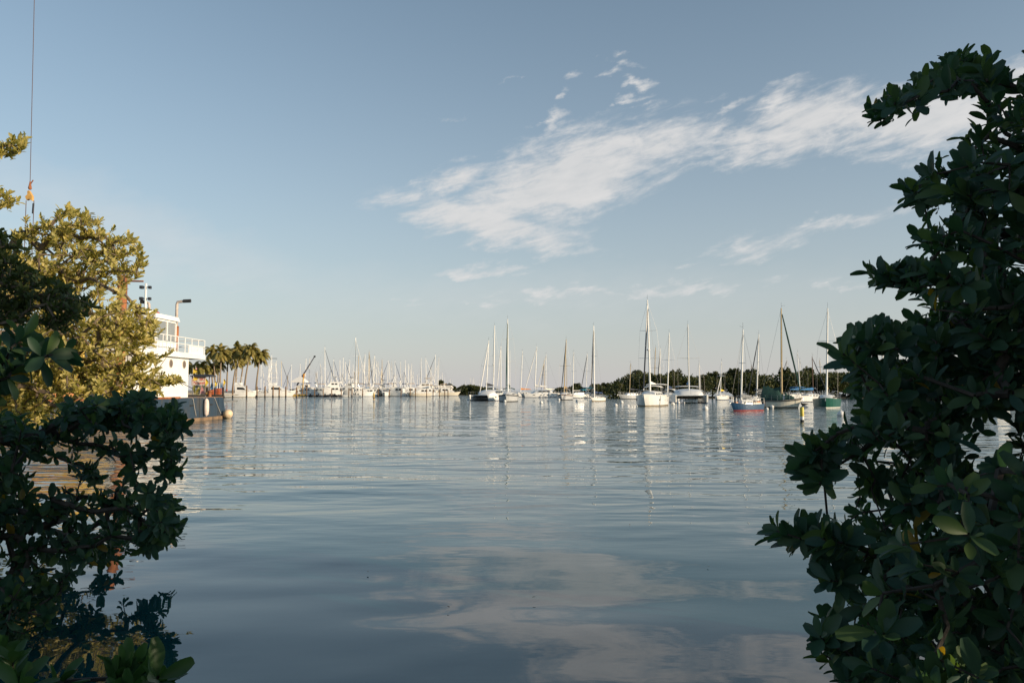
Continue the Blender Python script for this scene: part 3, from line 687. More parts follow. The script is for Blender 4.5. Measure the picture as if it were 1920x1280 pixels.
    if tarps:
        mb = MB(); rs = random.Random(3)
        for (u0, u1, prof) in ((-.47, .05, (.75, 1.75, 1.62, 1.78, 1.5, 1.45, 1.30, 1.42, .95, .8)), (.08, .33, (.35, .95, .85, .7, .78, .6, .62, .5, .42, .2))):
            rings = []
            for i in range(10):
                f = i / 9; x = L * (u0 + (u1 - u0) * f); wv = B * (.40 if u0 < 0 else .30) * (1 + .07 * rs.uniform(-1, 1)); hz = prof[i]; dr = .12 * rs.uniform(-1, 1)
                rings.append([(x, wv, z0 - .02), (x, wv * .92, z0 + hz * .35), (x, wv * .52, z0 + hz * .72), (x, wv * .08 + dr * .2, z0 + hz), (x, -wv * .08 + dr * .2, z0 + hz), (x, -wv * .5, z0 + hz * .66), (x, -wv * .95, z0 + hz * .30 + dr * .5), (x, -wv, z0 - .02)])
            mb.loft(rings)
        mb.build('tarpaulin', tarps, root, True)
    # steering wheel pedestal, vent cowls and an anchor on the bow roller: small deck clutter
    mb = MB().tube([(-L * .3, 0, z0), (-L * .3, 0, z0 + .75)], .05, 6).tube([(-L * .3, .32 * math.cos(a), z0 + .72 + .32 * math.sin(a)) for a in np.linspace(0, 6.2832, 13)], .018, 4)
    mb.build('steering_wheel', STEEL, root); mb = MB()
    mb.tube([(L * .47, 0, top[-2][0][2]), (L * .52, 0, top[-1][0][2] - .05), (L * .525, 0, top[-1][0][2] - .35)], .03, 5)
    mb.build('anchor', STEEL, root); MB().box(L * .30, L * .36, -.25, .25, z0 + .02, z0 + .2, .8, .8).build('hatch', GEL, root)
    return root, top, L, B, z0
def catamaran(label, xl, xr, yw, hd, top_px, base_x=None, hm=GEL, cab='low', furl=None, cover=None, mm=MASTW, L=None, ratio=.52, under=None, bm=BOTB, group='sailboats moored in the bay', canvas=None, jibx=None):
    c, h, L0 = place(xl, xr, yw, hd, ratio); L = L or L0; B = ratio * L; fb = .09 * L + .15
    root = thing('catamaran', label, 'catamaran', c, h, group)
    hw = B * .22; tops = None
    for sgn in (1, -1):
        top, bot = hull_rings(L, hw, fb, sheer=.12, tw=.75, over=.05, wl=.1)
        m = MB(); n = len(top[0]); yo = sgn * (B - hw) / 2
        T = [[(p[0], p[1] + yo, p[2]) for p in r] for r in top]; Bo = [[(p[0], p[1] + yo, p[2]) for p in r] for r in bot]
        m.loft(T, True, True); hh = m.build('hull', hm, root, True)
        MB().loft(Bo, True, False).build('waterline_band', bm, hh, True)
        for k in range(3):
            x = L * (.20 - .2 * k); MB().box(x - .28, x + .28, yo + sgn * hw * .5 * .955 - .02, yo + sgn * hw * .5 * .955 + .02, fb * .60, fb * .74).build('hull_window', GLASS, hh)
        tops = top
    z1 = fb * .55
    MB().box(-L * .44, L * .20, -B * .5 + hw * .8, B * .5 - hw * .8, z1, fb * 1.0).build('bridge_deck', under or hm, root)
    MB().box(L * .20, L * .44, -B * .5 + hw * .9, B * .5 - hw * .9, fb * .93, fb * .96).build('trampoline', GREYC, root)
    MB().tube([(L * .44, -B * .5 + hw * .5, fb * 1.02), (L * .44, B * .5 - hw * .5, fb * 1.02)], .07, 7).build('crossbeam', ALU, root)
    hcab = 1.15 if cab == 'low' else 1.5
    rings = []
    for t, s_ in ((-.34, .93), (-.30, 1.0), (-.05, 1.0), (.10, .86), (.19, .55), (.235, .1)):
        wv = B * .40 * (1 if t < 0 else 1 - (t / .235) ** 2 * .45)
        rings.append([(L * t, wv * math.sin(a), fb + (hcab * s_) * max(0, math.cos(a)) ** .45 - .05) for a in np.linspace(-math.pi / 2, math.pi / 2, 11)])
    cb = MB().loft(rings).build('cabin', hm, root, True)
    wb_ = MB()
    for sgn in (1, -1):
        for u0, u1 in ((-.27, -.17), (-.155, -.05), (-.035, .06)):
            y0 = B * .40 * .985; wb_ = MB(); wb_.add([(L * u0, sgn * (y0 + .012), fb + .42), (L * u1, sgn * (y0 * (1 - .0) + .012), fb + .42), (L * u1, sgn * (y0 * .965 + .012), fb + .82), (L * u0, sgn * (y0 * .965 + .012), fb + .82)], [(0, 1, 2, 3)]); wb_.build('window', GLASS, cb)
    top = [[(p[0], (1 if p[1] > 0 else -1) * B / 2 * .96, p[2]) for p in r] for r in tops]
    mx = .12 * L; bz = fb + hcab * .8; base = Vector((mx, 0, bz)); wbp = c + Vector((math.cos(h) * mx, math.sin(h) * mx, bz))
    wt = at(top_px[0], top_px[1], wbp.y); d = wt - c; ca, sa = math.cos(-h), math.sin(-h); tip = Vector((d.x * ca - d.y * sa, d.x * sa + d.y * ca, d.z))
    lean = tip - base; side = Vector((lean.x, lean.y, 0)); mxl = .05 * lean.z
    if side.length > mxl: side = side.normalized() * mxl; tip = Vector((base.x + side.x, base.y + side.y, tip.z))
    Hm = (tip - base).length
    rig(root, base, tip, L, top, mm, furl, cover=cover, spreaders=(.48,), boom_z=.9, r=.0078 * Hm + .028, stay=False, jib_x=jibx or L * .44, shroud_w=B * .28, bulk=1.35)
    canopy(root, 'cockpit_roof', -L * .46, -L * .24, B * .62, fb + hcab + .35, canvas or hm, .10, True, fb)
    mb = MB()
    for sgn in (1, -1):
        pts = [Vector((L * t, sgn * B * .485, fb + .03)) for t in np.linspace(-.45, .44, 9)]
        for p in pts: mb.tube([p, p + Vector((0, 0, .6))], .014, 4)
        mb.tube([p + Vector((0, 0, .6)) for p in pts], .012, 3)
    mb.build('railing', STEEL, root)
    return root

# ---------------------------------------------------------------- boats in the mooring field
catamaran('white catamaran whose shaded left bow is dark, furled white jib, nearest the low islet', 894, 938, 751, 248, (919, 638), furl=WHITEC, cover=DARK, ratio=.5, L=9.5, under=GREYC)
sailboat('white sailboat with tall mast close behind the catamaran nearest the low islet', 912, 940, 748.5, 262, (927.3, 610), furl=None, cover=NAVY, L=9.5, radar=.42)
sailboat('grey hulled ketch seen bow on, dark green sail cover and dark furled jib, tall mast', 937, 969.5, 752.8, 266, (951.6, 598), hm=HGREY, bm=BOTK, mm=MASTW, furl=GREENC, cover=GREENC, canvas=GREENC, mizzen=.62, L=11.5, spreaders=(.42, .72), bulk=1.5, stripe=DARK)
sailboat('small white sailboat behind the grey ketch with only its thin mast showing', 932, 950, 745, 250, (939, 649), L=8, furl=WHITEC)
catamaran('white catamaran lying broadside, bow left, white boom cover', 977, 1044, 745, 192, (1006.5, 649), furl=WHITEC, cover=WHITEC)
sailboat('white sailboat behind the bow of the broadside white catamaran', 966, 996, 744, 205, (984, 658), cover=ORANGEC, L=9)
sailboat('pale sailboat with dark furled jib behind the stern of the broadside catamaran', 1010, 1034, 743, 250, (1020, 676), furl=DARK, mm=MASTT, L=8.5)
sailboat('white sailboat with a thick cream boom cover behind the broadside catamaran', 1012, 1042, 743.3, 215, (1024, 664), furl=CREAM, cover=CREAM, L=9)
sailboat('old grey sailboat with dark rail and buff mast, bow on, cluttered deck', 1045, 1072.5, 749.5, 258, (1061.6, 636), hm=HGREY, bm=BOTK, mm=MASTT, furl=DARK, cover=TAN, stripe=BRN, mizzen=.7, L=10, canvas=GREYC, spreaders=(.5,))
sailboat('white sailboat carrying a teal blue awning, behind the old grey sailboat', 1071, 1101, 746, 214, (1075.6, 660), base_x=1074, bimini=TEAL, canvas=TEAL, L=9)
sailboat('white sloop, side fully lit, dark furled jib, left of the wooded shore', 1101, 1139, 752, 236, (1113, 610.5), base_x=1114, furl=DARK, cover=NAVY, canvas=NAVY, bm=BOTT, bulk=1.1, spreaders=(.58,))
sailboat('sailboat with two thin masts half hidden behind the white sloop', 1090, 1112, 745, 240, (1101, 663), furl=DARK, mizzen=.8, L=8.5)
sailboat('big white sloop with the tallest mast, dark and white furled jibs and hull portholes', 1196, 1248, 760.5, 250, (1213.8, 562), hm=GEL, bm=BOTT, furl=WHITEC, cover=WHITEC, canvas=WHITEC, bimini=WHITEC, ports=3, spreaders=(.36, .66), L=12.2, radar=.45, fb=1.18, ratio=.33, cabh=.7)
# a second dark furled stay on the big sloop
def extra_stay(root, L, mat_, zt=.93, x=.49):
    mast = [o for o in root.children if o.name.startswith('mast')][0]; vs = [v.co for v in mast.data.vertices]; t = max(vs, key=lambda v: v.z); b = min(vs, key=lambda v: v.z)
    p1 = b.lerp(t, zt); p0 = Vector((L * x, .12, 2.3)); n = 8
    MB().tube([p0.lerp(p1, i / n) for i in range(n + 1)], [.05 + .05 * (1 - i / n) for i in range(n + 1)], 6).build('staysail_furled', mat_, root, True)
BIG = [o for o in COL.objects if o.get('label', '').startswith('big white sloop')][0]; extra_stay(BIG, 12.2, DARK, .9, .53)
sailboat('grey sailboat with a short mast before the left end of the wooded shore', 1173, 1197, 747.5, 215, (1190, 681), hm=HGREY, mm=MASTT, L=8.5, cover=DARK, bm=BOTK)
sailboat('tan masted wooden ketch behind the big white sloop', 1182, 1206, 745.5, 235, (1186, 706), mm=TAN, hm=CREAM, mizzen=.95, L=9, cover=TAN)
sailboat('white sailboat with a blue sail cover between the big sloop and the catamaran facing us', 1238, 1270, 752, 246, (1254.7, 624), mm=MASTW, cover=NAVY, furl=None, canvas=WHITEC, L=10)
sailboat('sailboat behind the big sloop, thin white mast with dark furled jib', 1226, 1246, 746, 250, (1242.5, 653), furl=DARK, L=8.5)
sailboat('sailboat behind the big sloop, plain pale mast and no jib', 1216, 1240, 745.5, 240, (1233, 651), mm=MASTT, L=8.5, cover=CREAM)
catamaran('catamaran facing us with a dark tunnel between white hulls, blue sail cover', 1263, 1319, 755, 262, (1289.5, 608), cover=BLUEC, mm=ALU, ratio=.56, L=11, under=mat('shaded_bridgedeck', (.30, .25, .18), .7, .3, 2), furl=None)  # bridge deck colour darkened to carry the shade of the tunnel
sailboat('small dark sailboat tucked behind the right hull of the catamaran facing us', 1306, 1324, 748, 250, (1310.6, 680), hm=HGREY, furl=WHITEC, L=7.5, mm=ALU)
sailboat('small white sailboat with a yellow sail cover alone before the dark trees', 1343, 1362, 749.5, 240, (1357, 677.5), cover=YELLC, L=7, furl=WHITEC, furl_h=.55)
bl, tp_, L_, B_, z_ = sailboat('blue and red daysailer with bare mast and grey sail cover, bow to the left', 1361, 1437, 770.5, 208, (1393, 617.6), base_x=1388, hm=HBLUE, bm=BOTR, cover=GREYC, mm=MASTW, motor=True, sheer=.35, fb=.62, cabh=.42, cab=(-.14, .22), stripe=None)
for _o in bl.children:
    if _o.name.startswith('waterline_band'): _o.location.z = .0; _o.scale = (1.005, 1.01, 1.0)
MB().box(-L_ * .5 + .3, -L_ * .5 + .9, -.3, .3, z_, z_ + .35, .8, .8).box(L_ * .28, L_ * .36, -.25, .2, z_, z_ + .3, .7, .7).build('orange_cushion', ORANGEC, bl, True)
sailboat('white sailboat with dark furled jib to the left, under grey canvas beside the blue daysailer', 1398, 1440, 752, 200, (1433, 626.4), base_x=1431, furl=DARK, cover=GREYC, canvas=GREYC, bimini=GREYC, bm=BOTB, bulk=1.1)
sailboat('large cutter draped in green tarpaulins, buff mast, dark stripe, bow to the right', 1427, 1502, 764.5, -22, (1464.8, 577.6), base_x=1465, hm=CREAM, bm=BOTK, stripe=DARK, mm=MASTT, furl=GREENC, cover=GREENC, tarps=GREENC, spreaders=(.38, .70), sheer=.42, fb=.84, bulk=1.2)
sailboat('green hulled sailboat with white bottom band and tan sail cover beside the right mangrove', 1531, 1570, 764, 247, (1551.7, 577.6), base_x=1550, hm=HGREEN, bm=WHITEC, mm=MASTW, cover=PEACH, furl=None, L=10.5, spreaders=(.32, .62), stripe=None, fb=.92)
sailboat('white sailboat with blue sail cover and dark mast between the yellow post and green sailboat', 1500, 1537, 753, 25, (1522.8, 668), mm=BRN, cover=BLUEC, furl=DARK, bimini=BLUEC, L=9)
sailboat('pale sailboat moored behind the bow of the green tarpaulin cutter, thin tall mast', 1480, 1512, 748, 30, (1486, 661), L=9, cover=BLUEC)
FARM = [(1408.5, 683, 'thin brown mast'), (1477, 673, 'grey mast'), (1503, 674, 'pale mast'), (1535.7, 675, 'buff mast'), (1263.7, 704, 'short mast'), (1449, 700, 'short tan mast'), (1418, 690, 'short tan mast'), (1565, 690, 'bare mast')]
for i, (px, py, s_) in enumerate(FARM):
    sailboat('small sailboat with %s anchored close under the wooded shore, behind the nearer boats' % s_ if False else 'small sailboat anchored close under the wooded shore, half hidden by nearer boats', px - 11, px + 12, 744.5, [30, 200, 150, 340, 240, 35, 215, 300][i], (px, py),
             mm=[BRN, ALU, MASTW, MASTT, MASTW, TAN, TAN, MASTW][i], hm=[GEL, CREAM, HGREY][i % 3], cover=[NAVY, BLUEC, None, DARK][i % 4], furl=[WHITEC, DARK, None][i % 3], L=7.5, group='small sailboats under the wooded shore', simple=True)
sailboat('sailboat behind the right mangrove, its masthead clearing the leaves', 1640, 1672, 752, 240, (1655, 592), L=10, cover=NAVY)
sailboat('sailboat seen through the gap in the right mangrove', 1850, 1895, 757, 235, (1868, 640), L=9, cover=NAVY)
# far boats beyond the low islet
for i, (px, py) in enumerate([(846, 709), (850, 712), (874, 713), (882.5, 707), (886, 706), (897, 711), (840, 712)]):
    p = at(px, 729, 520); Hm = (729 - py) / F * 520 + CAMH - 1.4
    sailboat('distant sailboat out beyond the low islet, mast showing over its trees', 0, 0, 0, 150 + 37 * i, None, pos=(p.x, 520, 0), L=9, H=Hm, group='distant sailboats beyond the islet', furl=WHITEC if i == 4 else None, simple=True)

# ---------------------------------------------------------------- buoys, posts, bird
def buoy(px, py, rpx, label, kind='ball'):
    p = wat(px, py + rpx * .55); r = 1.05 * rpx / F * p.y
    o = thing('mooring_buoy', label, 'buoy', (p.x, p.y, 0), 0, 'mooring buoys')
    MB().ball((0, 0, r * .35), r, r, r, 14, 10).build('float', BUOYW, o, True)
    MB().lathe((0, 0, r * .35), [(r * 1.005, -r * .12), (r * 1.02, -r * .10), (r * 1.02, r * .02), (r * 1.005, r * .04)], 14).build('band', HGREY, o)
    MB().tube([(0, 0, r * 1.3), (0, 0, r * 1.55)], r * .09, 5).tube([(r * .15 * math.cos(a), 0, r * 1.62 + r * .15 * math.sin(a)) for a in np.linspace(0, 6.28, 9)], r * .05, 4).build('ring', STEEL, o)
    return o
for a in [(877.5, 749, 2.3, 'small white buoy on open water left of the leftmost moored catamaran'), (946.7, 751.5, 2.5, 'white buoy under the bow of the grey ketch'), (1014.7, 754, 3.0, 'white buoy on open water below the broadside catamaran'),
          (1048, 748.7, 2.2, 'white buoy touching the old grey sailboat'), (1081.5, 750.3, 2.2, 'white buoy between the old grey sailboat and the white sloop'), (1154.2, 758.6, 3.7, 'white buoy left of the big white sloop, larger of the pair'),
          (1165.6, 753.6, 3.2, 'white buoy left of the big white sloop, farther of the pair'), (1262, 757, 3.3, 'white buoy between the big sloop and the catamaran facing us'), (1272, 753.8, 2.8, 'white buoy under the left hull of the catamaran facing us'),
          (1283, 754.5, 1.4, 'tiny white float in front of the tunnel of the catamaran'), (1322.6, 765, 5.0, 'large white buoy right of the catamaran facing us'), (1194, 760.5, 1.6, 'tiny white float at the bow of the big white sloop'),
          (1357.5, 768.5, 1.7, 'tiny float on the anchor line of the blue daysailer'), (1438, 766, 2.8, 'white buoy at the stern of the blue daysailer'), (1447.5, 762, 3.6, 'white buoy against the hull of the tarpaulin covered cutter'),
          (1532, 759.5, 2.8, 'white buoy at the dark end of the green sailboat'), (1577, 776, 7.0, 'largest white buoy, beside the leaves of the right mangrove')]: buoy(*a)
p = wat(1504, 790); r = 3.6 / F * p.y
o = thing('channel_post', 'yellow channel post with white band standing out of the water before the green sailboat', 'post', (p.x, p.y, 0))
ztop = at(1504, 763, p.y).z
MB().lathe((0, 0, 0), [(r, .35), (r, ztop - .03), (r * .9, ztop)], 14).build('pole', YELL if False else mat('faded_yellow', (.62, .50, .06), .5, .12, 3), o, True)
MB().lathe((0, 0, 0), [(r * 1.02, .12), (r * 1.02, .35)], 14).build('white_band', BUOYW, o, True)
MB().lathe((0, 0, 0), [(r * 1.01, -.5), (r * 1.01, .12)], 14).build('dark_band', BOTK, o, True)
p = wat(701, 748.5); o = thing('channel_post', 'thin yellow post in the open water before the marina', 'post', (p.x, p.y, 0)); hh = at(701, 736.5, p.y).z
MB().lathe((0, 0, 0), [(.15, -.4), (.15, hh)], 8).build('pole', YELL, o, True); MB().lathe((0, 0, 0), [(.17, hh * .1), (.17, hh * .3)], 8).build('band', BRN, o, True)
p = wat(1507.5, 759.3); o = thing('cormorant', 'dark water bird swimming behind the yellow channel post', 'bird', (p.x, p.y, 0))
MB().loft([[(x, .55 * wv * math.cos(a), z + hv * math.sin(a)) for a in np.linspace(0, 2 * math.pi, 9)[:-1]] for x, z, wv, hv in
           ((.62, .16, .02, .02), (.45, .14, .12, .06), (.1, .13, .30, .14), (-.25, .14, .26, .15), (-.42, .24, .12, .12), (-.46, .42, .09, .07), (-.47, .58, .09, .06), (-.55, .62, .10, .06), (-.66, .61, .05, .03), (-.86, .60, .02, .012))]).build('body', mat('dark_feathers', (.03, .025, .022), .7, .2, 12), o, True)

# drifting leaves and twigs on the near water
for i, (px, py, lb) in enumerate([(1005, 1122, 'brown leaf drifting on the reflected cloud, nearest the middle'), (838, 1140, 'dark twig drifting left of the reflected cloud'), (1180, 985, 'small brown leaf drifting on open water below the big white sloop'), (560, 945, 'small leaf drifting on the dark water left of the middle'), (690, 1075, 'pale leaf drifting on the water left of the reflected cloud'), (1330, 1065, 'brown leaf drifting near the low twigs of the right mangrove')]):
    p = wat(px, py); o = thing('floating_leaf', lb, 'leaf', (p.x, p.y, .012), R.uniform(0, 6), 'leaves drifting on the near water'); V_, F_ = TL_MID; l_ = R.uniform(.04, .06)
    npmesh('blade', V_ * np.array([l_, l_, l_ * .5]) + np.array([0, 0, .012]), F_, mat('dead_leaf', (.16, .085, .035), .6, .2, 20), o, True)

# ---------------------------------------------------------------- barge and pushboat at the left
HULLK = rust_mat('barge_hull_paint', (.026, .050, .080), (.055, .06, .065), .3, .8, .6)
RUST = rust_mat('rusty_steel', (.36, .13, .045), (.20, .07, .03), .55, 3.0, .8)
SHIPW = mat('ship_white', (.82, .81, .78), .45, .04, 1.2)
RUBW = rust_mat('rub_strake', (.26, .17, .10), (.13, .09, .06), .5, 2.5, .85)
ZD = 1.62
b = thing('deck_barge', 'long dark blue steel barge with rusty rub strake running away along the left', 'barge', (-26, 46, 0))
m = MB(); m.extr_x([(-15.5, -.6), (14.2, -.6), (14.95, .5), (14.4, ZD - .03), (-15.5, ZD - .03)], -4.2, 4.13); m.build('hull', HULLK, b)
MB().box(-4.2, 4.13, -15.5, 14.4, ZD - .026, ZD + .004).build('deck', rust_mat('barge_deck', (.20, .17, .14), (.32, .16, .08), .5, 1.2, .9), b)
m = MB(); m.box(4.13, 4.26, -15.5, 14.75, -.05, .20); m.build('rub_strake', RUBW, b)
for k in range(9): MB().box(4.13, 4.165, -15 + 3.55 * k, -14.92 + 3.55 * k, .21, ZD - .06).build('hull_rib', HULLK, b)
MB().box(4.12, 4.155, 8.2, 8.9, 1.02, 1.12).build('hull_opening', RUBBER, b); MB().box(4.12, 4.155, 11.2, 12.3, 1.02, 1.12).build('hull_opening', RUBBER, b)
MB().box(4.0, 4.16, -15.5, 6.6, ZD - .05, ZD + .07).build('deck_edge', RUST, b)
for y0, y1 in ((8.6, 9.2), (10.6, 11.5), (12.6, 13.9)):
    MB().tube([(4.05, y0, ZD), (4.17, y0 + .05, ZD - .1), (4.18, (y0 + y1) / 2, .9), (4.18, y1, .35)], .022, 5).build('rope', mat('old_rope', (.45, .42, .38), .9, .1, 8), b)
for y in (7.6, 13.4):
    q = MB().lathe((3.5, y, ZD), [(.14, 0), (.14, .35), (.2, .38), (.2, .45), (.05, .47)], 10); q.build('bollard', RUST, b, True)
o = thing('boat_fender', 'long white fender hanging on the side of the dark barge', 'fender', (-21.66, 56.6, .9))
MB().lathe((0, 0, 0), [(.04, -.62), (.16, -.48), (.19, -.2), (.19, .2), (.15, .5), (.05, .62)], 12).build('body', mat('fender_pinkish', (.72, .60, .54), .5, .12, 4), o, True); MB().tube([(0, 0, .6), (-.1, 0, .85)], .02, 4).build('rope', WIRE, o)
o = thing('boat_fender', 'round cream fender ball at the far corner of the barge', 'fender', (-21.4, 60.2, .32)); MB().ball((0, 0, 0), .36, .36, .36, 16, 10).build('body', mat('fender_cream', (.68, .52, .34), .5, .15, 3), o, True); MB().tube([(0, 0, .42), (-.2, 0, 1.25)], .02, 4).build('rope', WIRE, o)

pb = thing('pushboat', 'white pushboat with tall wheelhouse and railed upper deck standing over the barge', 'pushboat', (-25, 51, ZD))
Z1 = 4.30 - ZD
MB().box(-2.3, 2.7, -4, 3.9, 0, Z1).build('deckhouse', SHIPW, pb)
for y in (-1.2, 1.05, 3.15): 
    f = MB(); f.lathe((0, 0, 0), [(.20, 0), (.29, 0), (.29, .02), (.20, .02)], 16); q = f.build('porthole', mat('porthole_ring', (.42, .36, .30), .5, .1, 3), pb, True); q.matrix_local = Matrix.Translation((2.7, y, 2.24)) @ Matrix.Rotation(math.pi / 2, 4, 'Y')
    q2 = MB().lathe((0, 0, 0), [(.01, .005), (.235, .005), (.235, .024), (.01, .024)], 16).build('glass', PALEGL if False else mat('porthole_glass', (.16, .12, .09), .2, .1, 3), q)
MB().box(2.69, 2.75, -1.4, -.5, .15, 2.0).build('door', mat('ship_door', (.66, .65, .62), .5, .05, 2), pb)
MB().box(2.69, 2.73, .6, 3.1, .06, .14).box(2.69, 2.72, 3.6, 3.75, .1, .35).build('wall_trim', SHIPW, pb)
MB().box(-2.6, 3.0, -4.3, 6.1, Z1, Z1 + .34).build('upper_deck', SHIPW, pb)
m = MB()
for sx in (-2.55, 2.95):
    for q in (.62, 1.12): m.tube([(sx, -4.2, Z1 + .34 + q * .9), (sx, 6.05, Z1 + .34 + q * .9)], .032, 5)
    for k in range(10): m.tube([(sx, -4.2 + 10.25 * k / 9, Z1 + .3), (sx, -4.2 + 10.25 * k / 9, Z1 + 1.35)], .028, 5)
for q in (.62, 1.12): m.tube([(-2.55, 6.05, Z1 + .34 + q * .9), (2.95, 6.05, Z1 + .34 + q * .9)], .032, 5)
m.build('railing', SHIPW, pb)
MB().box(2.86, 2.92, 3.4, 5.9, Z1 + .34, Z1 + .86).build('bulwark_panel', SHIPW, pb)
MB().box(-.2, 1.4, 4.3, 5.3, Z1 + .34, Z1 + .95, .95, .95).build('deck_locker', mat('locker_cream', (.60, .54, .43), .5, .08, 3), pb)
ZW = Z1 + .34; ZT = ZW + 2.15
# wheelhouse: sill wall, posts, glazing, roof; the windscreen leans out over the near end
m = MB(); m.box(-2.0, 2.0, .5, 3.5, ZW, ZW + .78); m.build('wheelhouse_wall', SHIPW, pb)
m = MB()
def post(x0, y0, x1, y1): m.tube([(x0, y0, ZW + .74), (x1, y1, ZT + .02)], .075, 4)
for sx in (-1.94, 1.94):
    post(sx, .55, sx * 1.0, .05); post(sx, 2.05, sx, 2.05); post(sx, 3.42, sx, 3.42)
post(0, .55, 0, .05); post(-1, .55, -1, .05); post(1, .55, 1, .05)
for sx in (-1.94, 1.94): m.box(sx - .06, sx + .06, .02, 3.5, ZT - .14, ZT + .0)
m.box(-2, 2, .0, .12, ZT - .14, ZT); m.box(-2, 2, 3.40, 3.50, ZT - .14, ZT)
m.box(-1.94, 1.94, 3.38, 3.48, ZW + .74, ZW + 1.25)
m.build('window_posts', SHIPW, pb)
for a, bq in ((.62, 1.97), (2.13, 3.34)):
    for sx in (-1.93, 1.93):
        y0t = a - .45 if a < 1 else a
        MB().add([(sx, a, ZW + .78), (sx, bq, ZW + .78), (sx, bq, ZT - .13), (sx, y0t, ZT - .13)], [(0, 1, 2, 3)]).build('window', mat('wheelhouse_glass', (.24, .26, .27), .05, .05, 1, spec=.8), pb)
for k in range(4): MB().add([(-1.88 + .95 * k, .54, ZW + .79), (-1.0 + .95 * k, .54, ZW + .79), (-1.0 + .95 * k, .06, ZT - .13), (-1.88 + .95 * k, .06, ZT - .13)], [(0, 1, 2, 3)]).build('window', PALEGL, pb)
MB().box(-2.15, 2.15, -.25, 3.65, ZT, ZT + .30, .97, .95).build('wheelhouse_roof', SHIPW, pb)
MB().lathe((1.3, .7, ZT + .30), [(.25, 0), (.3, .08), (.3, .22), (.1, .3)], 12).build('radar_dome', SHIPW, pb, True)
MB().lathe((1.5, 1.6, ZT + .30), [(.12, 0), (.12, .16), (.05, .22)], 10).build('warning_light', LAMPR, pb, True)
def stack(x, y, z0, z1, bent, r, lag=True):
    s_ = MB().tube([(x, y, z0), (x, y, z1 - .2), (x + bent * .05, y, z1 - .04), (x + bent * .3, y, z1), (x + bent * .75, y, z1 + .04)], [r, r, r, r, r * .95], 10).build('exhaust_pipe', mat('pipe_greyish', (.50, .42, .36), .6, .15, 3), pb, True)
    if lag: MB().tube([(x, y, z0), (x, y, z0 + 1.9)], r * 1.75, 10).build('pipe_lagging', RUST, s_, True)
    MB().tube([(x + bent * .45, y, z1 + .03), (x + bent * .95, y, z1 + .05)], r * 1.25, 10).build('pipe_cap', RUBBER, s_, True)
stack(1.75, 4.0, ZW, 8.25 - ZD, 1, .10); stack(1.2, 1.0, ZW + 2.4, 7.85 - ZD, -.6, .09, False)
ms = MB().tube([(1.0, .9, ZT + .3), (1.0, .9, 9.1 - ZD)], .07, 8).build('signal_mast', SHIPW, pb, True)
for z in (8.85, 8.1): MB().box(.62, .82, .78, 1.02, z - ZD - .1, z - ZD + .1).box(1.18, 1.34, .80, 1.0, z - ZD - .1, z - ZD + .08).tube([(.7, .9, z - ZD), (1.3, .9, z - ZD)], .03, 4).build('signal_lamp', DARK, ms)
# rusty pile standing at the barge side
o = thing('spud_pile', 'tall rust orange steel pile standing up through the barge, behind the sunlit tree', 'pile', (-22.35, 45.4, 0))
MB().lathe((0, 0, 0), [(.27, -.5), (.27, 8.55), (.29, 8.56), (.29, 8.7), (.2, 8.7)], 16).build('pipe', RUST, o, True)
MB().tube([(0, 0, 8.38), (1.2, 0, 8.36)], .05, 6).build('pin', RUST, o); MB().lathe((0, 0, ZD), [(.45, .0), (.45, .55), (.3, .58)], 12).build('collar', YELL, o, True)
# yellow excavator on deck
o = thing('deck_crane', 'yellow crane cab and engine house on the barge behind the sunlit tree', 'crane', (-24.2, 44.0, ZD))
for sx in (-1.0, 1.0): MB().extr_x([(-1.6, .1), (-1.3, .0), (1.3, 0), (1.6, .1), (1.7, .45), (1.3, .8), (-1.3, .8), (-1.7, .45)], sx - .28, sx + .28).build('track', RUBBER, o)
MB().box(-1.3, 1.3, -1.5, 1.9, .85, 2.0, .96, .97).build('engine_house', YELL, o); cb = MB().box(.3, 1.3, -1.55, -.3, 2.0, 3.1, .92, .85).build('cab', YELL, o)
MB().box(1.24, 1.29, -1.35, -.5, 2.2, 2.85).build('window', GLASS, cb)
MB().tube([(-.4, -1.0, 1.8), (-10, -1.4, 10.0), (-20, -1.8, 18.0)], [.22, .2, .12], 6).build('boom', YELL, o)
o = thing('crane_hook', 'orange hook block on a hoist cable, slings hanging below, high at the left edge', 'hook block', (-25.95, 42.3, 12.6))
MB().tube([(0, 0, .45), (-.18, 0, 14)], .018, 4).build('cable', mat('cable_brown', (.14, .10, .10), .7, .1, 3), o)
MB().extr_y([(-.12, -.28), (.02, -.22), (.17, -.32), (.18, -.08), (.08, .10), (-.01, .24), (-.09, .2), (-.08, .02), (-.20, -.09)], -.09, .09).build('block', mat('hook_orange', (.62, .36, .10), .5, .15, 4), o)
MB().lathe((0, 0, .3), [(.06, 0), (.1, .08), (.06, .25), (.03, .45)], 8).tube([(0, 0, .55), (.08, 0, .7), (.16, 0, .82)], .03, 4).build('shackle', RUST, o)
for x, dz in ((-.18, -3.6), (.24, -3.3)): MB().tube([(x, 0, -.3), (x + .02 * dz * 0, 0, dz)], .02, 4).build('sling', mat('cable_brown', (.16, .08, .07)), o)
MB().tube([(.22, 0, -.45), (.2, 0, -1.0)], .05, 5).build('turnbuckle', DARK, o)
